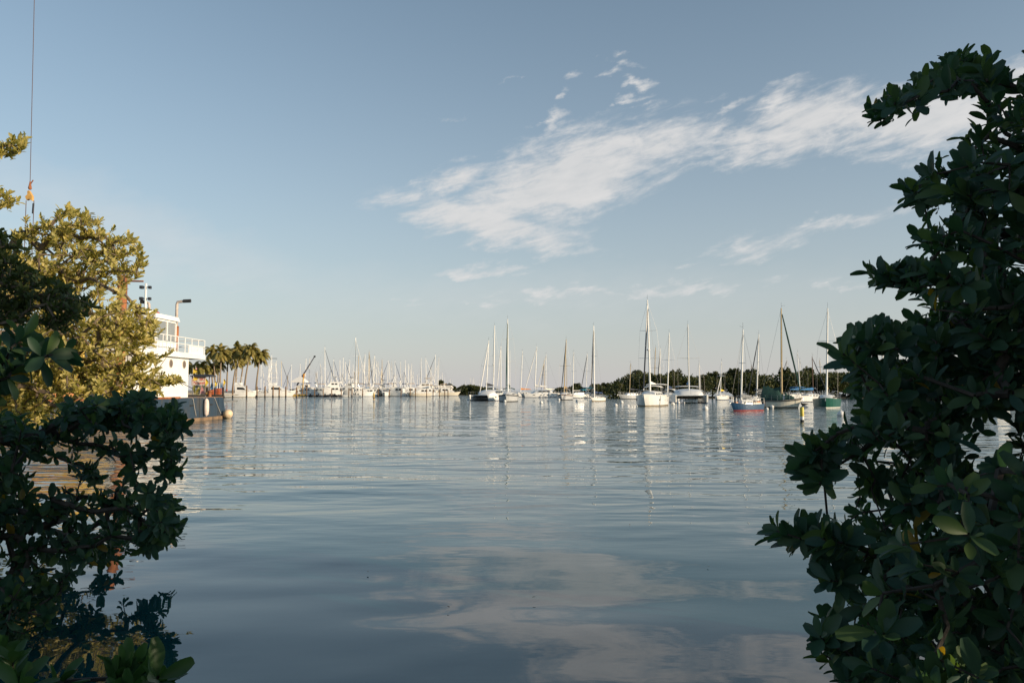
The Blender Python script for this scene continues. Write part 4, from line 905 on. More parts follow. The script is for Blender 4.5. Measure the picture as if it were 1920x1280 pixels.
for k, (y, x, z, r_) in enumerate([(38.5, -23.2, ZD + .28, .28), (38.4, -23.9, ZD + .28, .28), (38.6, -24.6, ZD + .3, .3)]):
    o = thing('dredge_pipe', ['orange pipe lying on the barge deck nearest its edge', 'middle orange pipe on the barge deck', 'innermost orange pipe on the barge deck'][k], 'pipe', (x, y, z), 0, 'pipes on the barge deck')
    MB().tube([(0, -4.2, 0), (0, 4.2, 0)], r_, 12).build('tube', mat('pipe_orange', (.52, .22, .09), .6, .2, 2), o, True); MB().lathe((0, 0, 0), [(r_ * 1.25, -.05), (r_ * 1.25, .05)], 12).build('flange', RUST, o).matrix_local = Matrix.Translation((0, 4.2, 0)) @ Matrix.Rotation(math.pi / 2, 4, 'X')
o = thing('flower_pot', 'terracotta pot on the barge deck beside the pushboat wall', 'pot', (-21.98, 48.6, ZD)); MB().lathe((0, 0, 0), [(.16, 0), (.22, .36), (.25, .36), (.25, .42), (.18, .42)], 12).build('pot', ORANGEC, o, True)
_l = rosettes(np.array([[0, 0, .5], [.1, .1, .55], [-.1, 0, .5]]), np.array([[0, 0, 1.], [.3, .3, 1], [-.3, .1, 1]]), 9, .22, .3); _v, _f = place_leaves(*_l, TL_FAR); npmesh('foliage', _v, _f, LEAF_SUN, o)

# ---------------------------------------------------------------- far shore: land, palms, islets
YQ = 250.0
def slab(name, pts, z, m, th=1.5):
    return struct(MB().extr_z(pts, z - th, z).build(name, m))
SAND = mat('shore_sand', (.34, .29, .22), .95, .2, .4)
slab('shore', [(at(-1500, 729, YQ).x, YQ), (at(330, 729, YQ).x, YQ), (at(470, 729, 262).x, 262), (at(560, 729, 330).x, 330), (at(620, 729, 420).x, 420), (-400, 900), (-900, 900)], .9, SAND)
def palm(px, py, bx, Y, seed, label, rl=3.6, n=26, wind=.35):
    rs = np.random.default_rng(seed); base = at(bx, 729, Y); base.z = .85; topp = at(px, py, Y)
    root = thing('palm_tree', label, 'palm tree', base, 0, 'coconut palms on the shore'); T = topp - base
    pts = [Vector((T.x * f ** 1.5, 0, T.z * f)) for f in np.linspace(0, 1, 10)]
    MB().tube(pts, [.34 - .16 * f for f in np.linspace(0, 1, 10)], 8).build('trunk', mat('palm_bark', (.26, .20, .14), .9, .2, 3), root, True)
    V, Fq = [], []; rach = MB()
    for i in range(n):
        a = i * 2.4 + rs.uniform(-.2, .2); el0 = math.radians(rs.uniform(-25, 82)); L = rl * rs.uniform(.8, 1.1)
        d = np.array([math.cos(a) * math.cos(el0), math.sin(a) * math.cos(el0), math.sin(el0)]) + np.array([-wind * .4, 0, 0]); p = np.array(T) + np.array([0, 0, -.05]); seg = 9; P = [p.copy()]
        for k in range(seg):
            d = d + np.array([.06, 0, -.21 * (1 + k * .09)]); d /= np.linalg.norm(d); p = p + d * L / seg; P.append(p.copy())
        rach.tube(P, [.045 * (1 - k / (seg + 1.5)) for k in range(seg + 1)], 3, False)
        for k in range(1, seg + 1):
            for f in (0, .5):
                q = P[k - 1] * (1 - f) + P[k] * f; dd = P[k] - P[k - 1]; dd /= np.linalg.norm(dd); sd_ = np.cross(dd, [0, 0, 1.0]); sd_ /= np.linalg.norm(sd_) + 1e-6
                ll = .95 * math.sin(math.pi * min(1, (k + f) / (seg + 1) * .85 + .12)) * rl / 3.6
                for sg in (-1, 1):
                    tip = q + sd_ * sg * ll * .72 + dd * ll * .45 + np.array([0, 0, -ll * rs.uniform(.35, .75)]); w_ = dd * .19; j = len(V)
                    mid = (q + tip) / 2 + np.array([0, 0, ll * .09])
                    V += [q - w_, q + w_, mid + w_ * .9, mid - w_ * .9, tip]; Fq.append((j, j + 1, j + 2, j + 3)); Fq.append((j + 3, j + 2, j + 4, j + 4))
    rach.build('frond_stems', mat('palm_stem', (.24, .22, .07), .6, .1, 4), root)
    me = MB(); me.v = [tuple(x) for x in V]; me.f = [f if f[2] != f[3] else f[:3] for f in Fq]; me.build('fronds', LEAF_PALM, root, fix=False)
    MB().ball((T.x + .35, -.2, T.z - .5), .22).ball((T.x - .2, -.35, T.z - .55), .22).ball((T.x, .3, T.z - .5), .22).build('coconuts', mat('coconut_husk', (.22, .17, .05), .7, .1, 4), root, True)
    return root
PL = [(398.5, 659, 404, 266, 'dark crowned palm, leftmost of the tall row beside the white pushboat'), (415, 661, 412, 258, 'palm with widest sunlit crown right beside the leftmost dark palm'), (447.5, 656, 441, 270, 'palm in the middle of the row with a narrow leaning trunk'),
      (470, 656.5, 458, 262, 'tallest palm, its trunk leaning right, near the sportfishing tower'), (488, 666, 480, 268, 'rightmost palm of the row, behind the sportfishing tower'), (444.5, 675, 436, 280, 'short palm with low crown between the tall palms'),
      (378, 688, 379, 262, 'low palm just right of the white pushboat wall'), (362.5, 686, 364, 268, 'low palm half hidden by the white pushboat wall'), (396, 688, 399, 272, 'low bushy palm above the kayak racks'), (428, 664, 425, 285, 'palm set back between the two left crowns'), (459, 668, 450, 284, 'palm set back between the middle and tallest crowns'), (410, 684, 408, 282, 'low palm standing behind the leftmost tall trunks')]
for i, a in enumerate(PL): palm(a[0], a[1], a[2], a[3], 60 + i, a[4], rl=(4.1 + .8 * ((i * 7) % 5) / 4) if a[1] < 680 else 3.9, n=[42, 30, 38, 34, 44][i % 5], wind=.2 + .12 * (i % 4))

def clump_leaves(C, Rr, per, size, rs):
    n = len(C); u = rs.normal(0, 1, (n * per, 3)); u /= np.linalg.norm(u, axis=1, keepdims=True)
    P = np.repeat(C, per, 0) + u * np.repeat(Rr, per, 0) * (rs.uniform(.35, 1, (n * per, 1)) ** .5)
    D = u + rs.normal(0, .6, u.shape) + np.array([0, 0, .3]); Nn = u + rs.normal(0, .5, u.shape) + np.array([0, 0, .4])
    return place_leaves(P, D, Nn, size * rs.uniform(.6, 1.4, n * per), TL_BIG)
def thicket(name, crest, Y0, Y1, n, per, size, seed, rc=(1.1, 2.2), m=None):
    rs = np.random.default_rng(seed); cx = np.array([c[0] for c in crest], float); cy = np.array([c[1] for c in crest], float)
    C, Rr = [], []
    for i in range(n):
        px = rs.uniform(cx[0], cx[-1]); f = rs.uniform(0, 1) ** 1.5; Y = Y0 + (Y1 - Y0) * f; top = at(px, float(np.interp(px, cx, cy)), Y0 + (Y1 - Y0) * .45).z
        r = rs.uniform(*rc) * min(1, top / 4 + .3); z = max(.3, top - r * .8) * (rs.uniform(.15, 1.0) ** .7 if f < .5 else rs.uniform(.75, 1.02)); p = at(px, 729, Y)
        C.append((p.x, Y, z)); Rr.append((r * 1.2, r * 1.2, r * .85))
    V, Fq = clump_leaves(np.array(C), np.array(Rr), per, size, rs)
    o = npmesh(name, V, Fq, m or LEAF_ISLE); o['kind'] = 'stuff'; return o
def islet(pts, seed=0):
    rings = []
    struct(MB().extr_z(pts, -1, .18).build('islet', mat('mangrove_mud', (.05, .045, .032), .95, .2, 1)))
CREST = [(1140, 734), (1150, 718), (1165, 710), (1185, 701), (1205, 699), (1225, 703), (1245, 704), (1262, 699), (1280, 702), (1300, 706), (1322, 703), (1340, 702), (1352, 703), (1366, 698), (1376, 693), (1392, 696), (1402, 700), (1430, 702), (1455, 701), (1470, 696), (1490, 700), (1510, 695), (1535, 702), (1560, 698), (1600, 700), (1700, 696), (2000, 700), (2500, 696)]
thicket('mangrove_thicket', CREST, 194, 216, 480, 280, .55, 21, (1.2, 2.4))
islet([(at(1142, 729, 196).x, 196), (at(2600, 729, 190).x, 190), (at(2600, 729, 240).x, 240), (at(1150, 729, 225).x, 225)])
thicket('mangrove_thicket', [(852, 738), (860, 729), (868, 724), (876, 722), (886, 723), (900, 726), (912, 727), (930, 731), (940, 737)], 285, 298, 60, 260, .6, 22, (.8, 1.6))
islet([(at(855, 729, 284).x, 284), (at(938, 729, 284).x, 284), (at(938, 729, 300).x, 300), (at(856, 729, 300).x, 300)])
thicket('mangrove_thicket', [(1040, 738), (1046, 729), (1056, 726), (1064, 727), (1072, 724), (1080, 722), (1090, 727), (1098, 733), (1104, 730), (1110, 724), (1120, 724), (1134, 722), (1140, 724), (1146, 734)], 330, 345, 60, 240, .7, 23, (.9, 1.8))
islet([(at(1040, 729, 329).x, 329), (at(1147, 729, 329).x, 329), (at(1147, 729, 350).x, 350), (at(1040, 729, 350).x, 350)])
def small_tree(px, py, w_, Y, label, seed, group=None, m=None, z0=0.2, name='shore_tree'):
    rs = np.random.default_rng(seed); t = at(px, py, Y); rx = w_ / 2 / F * Y; base = Vector((t.x, Y, z0)); H = t.z - z0; root = thing(name, label, 'tree', base, 0, group)
    MB().tube([(0, 0, 0), (.1, 0, H * .4), (-.05, .1, H * .75)], [.22, .16, .08], 6).build('trunk', BARKL, root, True)
    n = 14; C = np.array([(rs.uniform(-1, 1) * rx * .75, rs.uniform(-1, 1) * rx * .75, H * rs.uniform(.55, .93)) for _ in range(n)]); Rr = np.array([[rx * .42, rx * .42, H * .12 + .25]] * n) * rs.uniform(.7, 1.2, (n, 1))
    V, Fq = clump_leaves(C, Rr, 130, .5, rs); npmesh('crown', V, Fq, m or LEAF_ISLE, root); return root
for i, (px, py, w_, lb) in enumerate([(1376, 695, 18, 'tree rising above the wooded shore left of the blue daysailer mast'), (1512, 697, 14, 'tree rising above the wooded shore behind the yellow channel post'), (1265, 701, 16, 'tree rising above the wooded shore behind the facing catamaran'), (1200, 701, 22, 'rounded tree topping the left end of the wooded shore'), (1335, 704, 15, 'wispy tree above the wooded shore right of the facing catamaran'), (1472, 698, 12, 'tree top showing between mast and dark furled jib of the cutter'), (1405, 701, 20, 'broad tree above the wooded shore behind the daysailer')]):
    small_tree(px, py - 4, w_ * 1.35, 205 + i, lb, 80 + i)
for i, (px, py, w_, lb) in enumerate([(1082, 720.5, 12, 'tree on the far islet behind the teal awning'), (1112, 722, 10, 'thin palm like tree on the far islet left of the white sloop mast'), (1122, 722.5, 10, 'palm like tree on the far islet just right of the white sloop mast'), (1136, 720, 13, 'tallest tree at the right end of the far islet')]): small_tree(px, py, w_, 336, lb, 90 + i)
small_tree(829, 715.5, 9, 322, 'dark round tree above the white roofed boathouse', 96, z0=.3); small_tree(841, 721, 14, 318, 'low sunlit tree behind the boathouse roof', 97, z0=.3); small_tree(849, 726, 9, 312, 'small tree at the right end of the boathouse', 98, z0=.3)
slab('boathouse_bank', [(at(806, 729, 300).x, 300), (at(853, 729, 300).x, 300), (at(856, 729, 335).x, 335), (at(800, 729, 335).x, 335)], .4, SAND)

# ---------------------------------------------------------------- hire stand on the shore
YK = 200.0
def P(px, py, Y=YK): return at(px, py, Y)
def sx(n, Y=YK): return n / F * Y
pier_z = .75
dk = thing('timber_pier', 'low timber pier carrying the hire stand and orange kayaks', 'pier', (P(352, 729).x, YK, 0))
wd = P(424, 729).x - P(352, 729).x
MB().box(-6, wd, -1.2, 9, pier_z - .18, pier_z).build('planking', PLANK, dk)
for k in range(7): MB().tube([(-4 + k * (wd + 3.6) / 6, -1.0, -1), (-4 + k * (wd + 3.6) / 6, -1.0, pier_z - .17)], .13, 7).build('pile', WOODP, dk, True)
MB().box(-6, wd, -1.26, -1.2, pier_z - .45, pier_z - .02).build('fascia', mat('dark_fascia', (.06, .05, .04), .9, .2, 2), dk)
def on(px, dy=0): p = P(px, 729, YK + dy); p.z = pier_z; return p
st = thing('hire_stand', 'open booth with dark flat roof and red lettered jet ski sign board', 'booth', on(373, 1.2))
W2 = sx(12.5)
for a in (-W2 + .1, W2 - .1):
    for y in (0, 2.6): MB().box(a - .09, a + .09, y - .09, y + .09, 0, 4.6).build('post', WOODP, st)
zs0, zs1 = P(0, 721).z - pier_z, P(0, 706.5).z - pier_z
sg = MB().box(-W2, W2, -.20, -.12, zs0, zs1).build('sign_board', mat('sign_cream', (.78, .70, .58), .6, .06, 2), st)
MB().box(-W2 - .05, W2 + .05, -.21, -.11, zs0 - .1, zs0).box(-W2 - .05, W2 + .05, -.21, -.11, zs1, zs1 + .1).box(-W2 - .12, -W2, -.21, -.11, zs0 - .1, zs1 + .1).box(W2, W2 + .12, -.21, -.11, zs0 - .1, zs1 + .1).build('sign_frame', mat('sign_orange', (.55, .22, .12), .6, .1, 2), sg)
REDL = mat('sign_red', (.62, .06, .03), .6, .08, 3)
def text(body, x, z, size, width, parent, m, y=-.205):
    cu = bpy.data.curves.new('lettering', 'FONT'); cu.body = body; cu.size = size; cu.align_x = 'CENTER'; cu.extrude = .012; cu.offset = size * .018
    o = bpy.data.objects.new('lettering', cu); COL.objects.link(o); o.parent = parent; cu.materials.append(m)
    o.rotation_euler = (math.pi / 2, 0, 0); o.location = (x, y, z)
    bpy.context.view_layer.update(); wdt = o.dimensions.x
    if wdt > 0: o.scale = (width / wdt, 1, 1)
    me = bpy.data.meshes.new_from_object(o.evaluated_get(bpy.context.evaluated_depsgraph_get())); n = bpy.data.objects.new('lettering', me); COL.objects.link(n); n.parent = parent
    n.rotation_euler = o.rotation_euler; n.location = o.location; n.scale = o.scale; bpy.data.objects.remove(o); n.name = 'lettering'
    return n
text('JET SKI', .0, zs0 + (zs1 - zs0) * .55, 1.05, W2 * 1.85, sg, REDL); text('Parasail', .05, zs0 + (zs1 - zs0) * .10, .95, W2 * 1.75, sg, REDL)
MB().box(-W2 - .3, W2 + 1.5, -1.0, 3.2, P(0, 706).z - pier_z, P(0, 703.6).z - pier_z, .96, .96).box(-W2, W2 + 1.2, -.7, 2.9, P(0, 703.6).z - pier_z, P(0, 701.6).z - pier_z, .8, .7).build('roof', DARK, st)
MB().box(-W2, W2, -.15, -.05, zs0 - .75, zs0 - .2).build('counter_shade', mat('olive_board', (.14, .15, .10), .8, .1, 2), st)
MB().box(-W2 + .3, W2 - .3, 2.5, 2.6, 0, 2.2).build('back_wall', mat('stand_back', (.42, .34, .24), .8, .2, 1), st)
def feather(px, py0, py1, px2, m, label, dy=.0, shape=0):
    p = on(px, dy); z0 = p.z; z1 = P(0, py0).z; q = P(0, py1).z
    o = thing('feather_flag', label, 'flag', p, 0, 'flags round the hire stand')
    MB().tube([(0, 0, 0), (0, 0, z1 - z0 + .2)], .035, 5).build('pole', ALU, o)
    wv = sx(px2 - px); n = 9; rings = []
    for i in range(n):
        f = i / (n - 1); z = (z1 - z0) + (q - z1) * f; wf = wv * (math.sin(math.pi * min(1, .15 + f * .8)) ** .7); dyv = .12 * math.sin(f * 5)
        rings.append([(.03, dyv, z), (wf * .5, dyv + .10 * math.sin(f * 6), z - .12), (wf, dyv - .06, z - .3 * (1 - f)), (wf * .5, dyv + .10 * math.sin(f * 6) + .015, z - .12)])
    MB().loft(rings).build('cloth', m, o, True); return o
feather(361, 690, 700, 369, YELLC, 'yellow and pink flag flying above the booth roof', 1); feather(362, 705.5, 713.5, 370.5, YELLC, 'yellow flag hanging over the left letters of the sign', -.2)
feather(384.5, 709, 724, 390.5, YELLC, 'yellow feather flag at the right edge of the sign board', -.3); feather(402.5, 713, 725.5, 407, YELLC, 'yellow feather flag in front of the blue paddleboards', -.4); feather(418.5, 709.5, 723, 423, YELLC, 'yellow feather flag at the right end of the pier', -.3)
feather(366, 687, 693, 369, PINK, 'pink flag flying above the booth roof', 1.4)
SUPB = mat('board_blue', (.05, .22, .42), .4, .1, 2); SUPL = mat('board_light', (.70, .74, .76), .4, .05, 2); SUPD = mat('board_dark', (.03, .07, .16), .4, .1, 2)
rk = thing('board_rack', 'timber rack holding the upright paddleboards', 'rack', on(406.5, 1.8)); 
for z in (.6, 2.2): MB().box(-sx(13), sx(13), .12, .24, z, z + .12).build('rail', WOODP, rk)
for a in (-1, 0, 1): MB().box(a * sx(12.6) - .08, a * sx(12.6) + .08, .24, .4, 0, 2.5).build('post', WOODP, rk)
for i in range(12):
    px = 394 + i * 2.2; m_ = [SUPL, SUPB, SUPD, SUPL, SUPB, SUPB, SUPL, SUPD, SUPL, SUPB, SUPD, SUPL][i]
    o = thing('paddleboard', ['white paddleboard standing upright in the rack', 'blue paddleboard standing upright in the rack', 'dark blue paddleboard standing upright in the rack'][[SUPL, SUPB, SUPD].index(m_)], 'paddleboard', on(px, 1.65), 0, 'paddleboards in the rack')
    n = 9; rings = []
    for k in range(n + 1):
        f = k / n; wv = .13 * (math.sin(math.pi * (.06 + .88 * f)) ** .5); rings.append([(-wv, 0, .05 + f * 3.0), (0, -.05, .05 + f * 3.0), (wv, 0, .05 + f * 3.0), (0, .05, .05 + f * 3.0)])
    MB().loft(rings).build('board', m_, o, True); MB().box(-.02, .02, -.22, -.04, .25, .5).build('fin', DARK, o)
KAY = mat('kayak_orange', (.62, .17, .07), .45, .12, 2)
for c, (px, n) in enumerate(((398.3, 4), (409.5, 5))):
    for k in range(n):
        o = thing('kayak', ['orange kayak in the left stack on the pier, %s', 'orange kayak in the right stack on the pier, %s'][c] % ['bottom one', 'second from the bottom', 'third from the bottom', 'fourth from the bottom', 'topmost one'][k if k < n - 1 else 4], 'kayak', on(px, .2) + Vector((0, 0, .32 * k)), 0, 'orange kayaks stacked on the pier')
        L2 = sx([4.3, 6.4][c]); rings = []
        for i in range(11):
            f = i / 10; x = -L2 + 2 * L2 * f; wv = .36 * math.sin(math.pi * (.04 + .92 * f)) ** .6; zz = .12 * abs(2 * f - 1) ** 3
            rings.append([(x, wv * math.cos(a), .17 + zz + (.15 if math.sin(a) > 0 else .17) * math.sin(a) * (wv / .36) ** .5) for a in np.linspace(0, 2 * math.pi, 9)[:-1]])
        kk = MB().loft(rings).build('hull', KAY, o, True); MB().lathe((0, 0, .315), [(.22, 0), (.26, .02), (.26, .0)], 10).build('cockpit_rim', RUBBER, o)
o = thing('striped_sail', 'small folded red and white sail on a mast before the booth', 'sail', on(375, -.3)); MB().tube([(0, 0, 0), (.3, 0, 2.6)], .05, 5).build('mast', MASTW, o)
MB().extr_y([(.05, .3), (.32, 2.4), (1.4, .25)], -.05, .0).build('cloth', mat('sail_pale_red', (.62, .28, .26), .8, .25, 2), o)
o = thing('beach_ball_float', 'round yellow orange float lying at the pier edge', 'float', on(389, -.7)); MB().ball((0, 0, .35), .55, .5, .38).build('body', mat('float_orange', (.75, .42, .12), .5, .1, 2), o, True); MB().lathe((0, 0, .35), [(.555, -.03), (.555, .03)], 12).build('seam', ORANGEC, o)
o = thing('mooring_pile', 'dark thick pile at the right end of the timber pier', 'pile', (P(418.5, 729, 197).x, 197, 0)); MB().lathe((0, 0, 0), [(.22, -1), (.22, 2.6), (.1, 2.7)], 9).build('shaft', mat('tarred_wood', (.04, .03, .025), .9, .2, 4), o, True)
o = thing('mooring_pile', 'dark pile standing between the two stacks of orange kayaks', 'pile', (P(402.5, 729, 198).x, 198, 0)); MB().lathe((0, 0, 0), [(.2, -1), (.2, 2.5), (.1, 2.6)], 9).build('shaft', mat('tarred_wood', (.04, .03, .025)), o, True)

# ---------------------------------------------------------------- motor boats and marina
def sportfish(label, xl, xr, yw, hd, L, tower=False, face=False):
    c, h, L0 = place(xl, xr, yw, hd, .32); L = L or L0; B = .32 * L; root = thing('sportfishing_boat', label, 'fishing boat', c, h, 'boats at the marina')
    top = build_hull(root, L, B, 1.05, GEL, BOTT, None, sheer=.95, tw=.82, over=.16, flare=.35)
    z0 = 1.05
    pf = [(-.18 * L, z0 - .1), (.36 * L, z0 + .35), (.30 * L, z0 + .72), (.16 * L, z0 + 1.15), (.05 * L, z0 + 2.05), (-.19 * L, z0 + 2.2)]
    cb = MB(); wv = B * .40
    cb.loft([[(x, -wv * (1 - .35 * max(0, x / L)), z) for x, z in pf], [(x, wv * (1 - .35 * max(0, x / L)), z) for x, z in pf]]); cb = cb.build('cabin', GEL, root, True)
    for sgn in (1, -1): MB().extr_y([(-.12 * L, z0 + 1.0), (.13 * L, z0 + .92), (.05 * L, z0 + 1.55), (-.12 * L, z0 + 1.6)], sgn * wv - .03, sgn * wv + .03).build('window', GLASS, cb)
    MB().box(-.20 * L, -.02 * L, -wv * .95, wv * .95, z0 + 2.2, z0 + 2.9, .95, .9).build('flybridge', GEL, root)
    MB().box(-.20 * L, .01 * L, -wv, wv, z0 + 4.2, z0 + 4.3).build('hardtop', GEL, root)
    m = MB()
    for x in (-.18 * L, -.01 * L):
        for y in (-wv * .9, wv * .9): m.tube([(x, y, z0 + 2.6), (x, y, z0 + 4.25)], .035, 5)
    m.build('hardtop_frame', ALU, root)
    if tower:
        m = MB(); 
        for x, y in ((-.18, -.9), (-.18, .9), (0, -.9), (0, .9)): m.tube([(x * L, y * wv, z0 + 4.2), (-.09 * L + (x + .09) * L * .45, y * wv * .45, z0 + 8.6)], .04, 5)
        for z, k in ((5.7, .8), (7.2, .6), (8.6, .45)): m.tube([(-.09 * L - .09 * L * k, -wv * k, z0 + z), (-.09 * L + .09 * L * k, -wv * k, z0 + z), (-.09 * L + .09 * L * k, wv * k, z0 + z), (-.09 * L - .09 * L * k, wv * k, z0 + z), (-.09 * L - .09 * L * k, -wv * k, z0 + z)], .03, 4)
        m.build('tower', ALU, root); MB().box(-.15 * L, -.03 * L, -wv * .5, wv * .5, z0 + 8.0, z0 + 8.12).build('tower_platform', GEL, root); MB().box(-.16 * L, -.02 * L, -wv * .55, wv * .55, z0 + 9.9, z0 + 9.98).build('tower_shade', DARK, root)
    for sgn in (1, -1): MB().tube([(-.05 * L, sgn * wv, z0 + 2.4), (-.22 * L, sgn * (wv + 1.2), z0 + 9.0)], .03, 4).build('outrigger', ALU, root)
    rails(root, top, L, .55); return root
sportfish('white sportfishing boat, bow to the right, behind the piles next to the hire stand', 423, 485, 744.5, 6, None)
sportfish('white sportfishing boat with tall tower, second along from the hire stand', 482, 557, 743.5, 8, None, True)
def motor_yacht(label, xl, xr, yw, hd, decks=2, arch=True, canvas=None, hm=GEL, fb=1.3, L=None, ht=False, band=GLASS, group='boats at the marina', bm=BOTB):
    c, h, L0 = place(xl, xr, yw, hd, .30); L = L or L0; B = .30 * L; root = thing('motor_yacht', label, 'motor yacht', c, h, group)
    fb *= .82; top = build_hull(root, L, B, fb, hm, bm, None, sheer=.30, tw=.85, over=.14, flare=.25); z = fb - .05
    for d in range(decks):
        x0, x1 = (-.38 + .03 * d) * L, (.26 - .14 * d) * L; hh = 1.4 if d == 0 else 1.25; wv = B * (.42 - .04 * d); sl = .8 + .9 * (d == 0)
        pf = [(x0, z), (x1, z), (x1 - sl * .35, z + hh * .4), (x1 - sl * 1.4, z + hh), (x0 + .1, z + hh)]
        cb = MB().loft([[(x, -wv * (1 - .2 * max(0, x / L)), q) for x, q in pf], [(x, wv * (1 - .2 * max(0, x / L)), q) for x, q in pf]]).build('superstructure' if d == 0 else 'flybridge', GEL, root, True)
        nw = max(2, int((x1 - x0) / 2.6))
        for sgn in (1, -1):
            for k in range(nw):
                a = x0 + .5 + (x1 - sl * 1.3 - x0 - .6) * k / nw; b_ = a + (x1 - sl * 1.3 - x0 - .6) / nw * .84
                MB().add([(a, sgn * (wv * (1 - .2 * max(0, a / L)) + .015), z + hh * .45), (b_, sgn * (wv * (1 - .2 * max(0, b_ / L)) + .015), z + hh * .45), (b_ - .05, sgn * (wv * (1 - .2 * max(0, b_ / L)) + .015), z + hh * .80), (a + .1, sgn * (wv * (1 - .2 * max(0, a / L)) + .015), z + hh * .82)], [(0, 1, 2, 3)]).build('window', band, cb)
        MB().add([(x1 - sl * .35 + .02, -wv * .8, z + hh * .42), (x1 - sl * .35 + .02, wv * .8, z + hh * .42), (x1 - sl * 1.4 + .05, wv * .75, z + hh * .96), (x1 - sl * 1.4 + .05, -wv * .75, z + hh * .96)], [(0, 1, 2, 3)]).build('windscreen', band, cb)
        MB().box(x0 - .9, x1 - sl * 1.1, -wv * 1.04, wv * 1.04, z + hh, z + hh + .12).build('deck_overhang', GEL, root)
        z += hh + .12
    if arch or ht:
        xa = -.22 * L; wv = B * .38
        MB().tube([(xa - .5, -wv, z - .1), (xa, -wv * .9, z + 1.25), (xa, wv * .9, z + 1.25), (xa - .5, wv, z - .1)], .12, 6).build('radar_arch', GEL, root, True)
        MB().lathe((xa, 0, z + 1.32), [(.1, 0), (.34, .1), (.34, .3), (.12, .42)], 10).build('radar_dome', GEL, root, True)
        MB().tube([(xa, .4, z + 1.3), (xa - .3, .5, z + 4.2)], .022, 4).tube([(xa, -.5, z + 1.3), (xa - .2, -.6, z + 3.4)], .02, 4).build('antennas', GEL, root)
    if canvas: canopy(root, 'canvas_top', -.40 * L, -.12 * L, B * .8, z + (1.1 if not arch else 1.5), canvas, .15, True, z)
    rails(root, top, L, .6); return root
YS = [('small white cruiser with flybridge beside the yellow work barge', 575, 597, 743, 200, 1, True, None, 1.2), ('largest white flybridge yacht of the marina left of the tallest mast', 594, 642, 743.3, 197, 2, True, WHITEC, 1.7), ('white yacht with dark bimini just left of the tallest marina mast', 634, 668, 743, 168, 2, True, GREYC, 1.5),
      ('white cabin cruiser under the cluster of crossing masts', 668, 700, 743, 12, 1, False, PEACH, 1.4), ('white hulled cruiser behind the thin yellow post', 688, 712, 742.5, 172, 1, False, None, 1.5), ('brown hulled cruiser under dark blue canvas', 709, 728, 742.3, 10, 1, False, NAVY, .9),
      ('small white cruiser with dark canopy amid the marina', 724, 744, 742, 205, 1, True, DARK, 1.2), ('white cruiser left of the long white yacht', 742, 770, 742, 190, 1, True, None, 1.3), ('long white flybridge yacht with peach canvas beside the boathouse', 765, 813, 741.6, 187, 2, True, PEACH, 1.6)]
for i, (lb, a, b_, yw, hd, dk_, ar, cv, fb) in enumerate(YS): motor_yacht(lb, a, b_, yw, hd, dk_, ar, cv, BRN if 'brown' in lb else GEL, fb)
# second row behind, only roofs show
for i, (a, b_) in enumerate([(600, 628), (650, 680), (700, 726), (730, 756), (790, 815)]):
    motor_yacht('white motor yacht berthed in the second row, roof showing over the boats in front', a, b_, 740, [170, 12, 195, 8, 165][i], 2, True, [None, WHITEC, NAVY, None, WHITEC][i], GEL, 1.4, group='motor yachts in the second row')
CR = []
for k, (cv, hm_) in enumerate(((None, GEL), (NAVY, GEL), (PEACH, CREAM))):
    q = motor_yacht(['small white cruiser packed among the marina boats', 'small white cruiser under navy canvas packed among the marina boats', 'small cream cruiser under peach canvas packed among the marina boats'][k], 700, 720, 742, 0, 1, k == 0, cv, hm_, 1.15, L=7.5, group='small cruisers packed in the marina'); CR.append(q)
rc_ = random.Random(9); cu_ = [0, 0, 0]
for i in range(30):
    k = i % 3; px = 576 + i * 9.1 + rc_.uniform(-3, 3); Y = rc_.uniform(238, 284); q = CR[k] if not cu_[k] else copy_tree(CR[k]); cu_[k] = 1
    p = at(px, 729, Y); q.location = (p.x, Y, 0); q.rotation_euler = (0, 0, rad(rc_.choice([180, 195, 5, 260, 275, 95, 170, 340]))); q.scale = (1, 1, rc_.uniform(.9, 1.15))
# boathouse
o = thing('boathouse', 'long white waterside house with pale roof at the right end of the marina', 'building', (P(829, 729, 302).x, 302, .38)); q = sx(17, 302)
MB().box(-q, q, 0, 6, 0, 2.3).build('wall', mat('house_white', (.74, .70, .64), .7, .06, 1), o); MB().extr_y([(-q - .5, 2.25), (q + .5, 2.25), (q - .3, 3.2), (-q + .4, 3.2)], -1.0, 7).build('roof', mat('roof_pale', (.70, .66, .60), .7, .06, 1), o)
for k in range(5): MB().box(-q + .5 + k * q * .4, -q + .5 + k * q * .4 + q * .24, -.05, .02, 1.1 if k != 2 else .1, 2.0).build('window' if k != 2 else 'door', GLASS if k != 2 else BRN, o)
for k in range(4): MB().tube([(-q + k * q * .66, -.9, 0), (-q + k * q * .66, -.9, 2.3)], .08, 6).build('veranda_post', WOODP, o)
# tent, truck crane, work barge
o = thing('canopy_tent', 'white pointed canopy tent behind the tower boat and yellow crane', 'tent', (P(553, 729, 262).x, 268, .9)); q = sx(13.5, 262)
MB().loft([[(x * q, y * q, 3.5) for x, y in ((-1, -1), (1, -1), (1, 1), (-1, 1))], [(x * q * .93, y * q * .93, 4.0) for x, y in ((-1, -1), (1, -1), (1, 1), (-1, 1))], [(x * q * .4, y * q * .4, 5.0) for x, y in ((-1, -1), (1, -1), (1, 1), (-1, 1))], [(x * .05, y * .05, 5.6) for x, y in ((-1, -1), (1, -1), (1, 1), (-1, 1))]]).build('roof', WHITEC, o)
for x in (-1, 1):
    for y in (-1, 1): MB().tube([(x * q * .95, y * q * .95, 0), (x * q * .95, y * q * .95, 3.5)], .07, 6).build('post', ALU, o)
o = thing('truck_crane', 'mobile crane with yellow mast and long dark grey boom raised to the right', 'crane', (P(563, 729, 285).x, 285, .9))
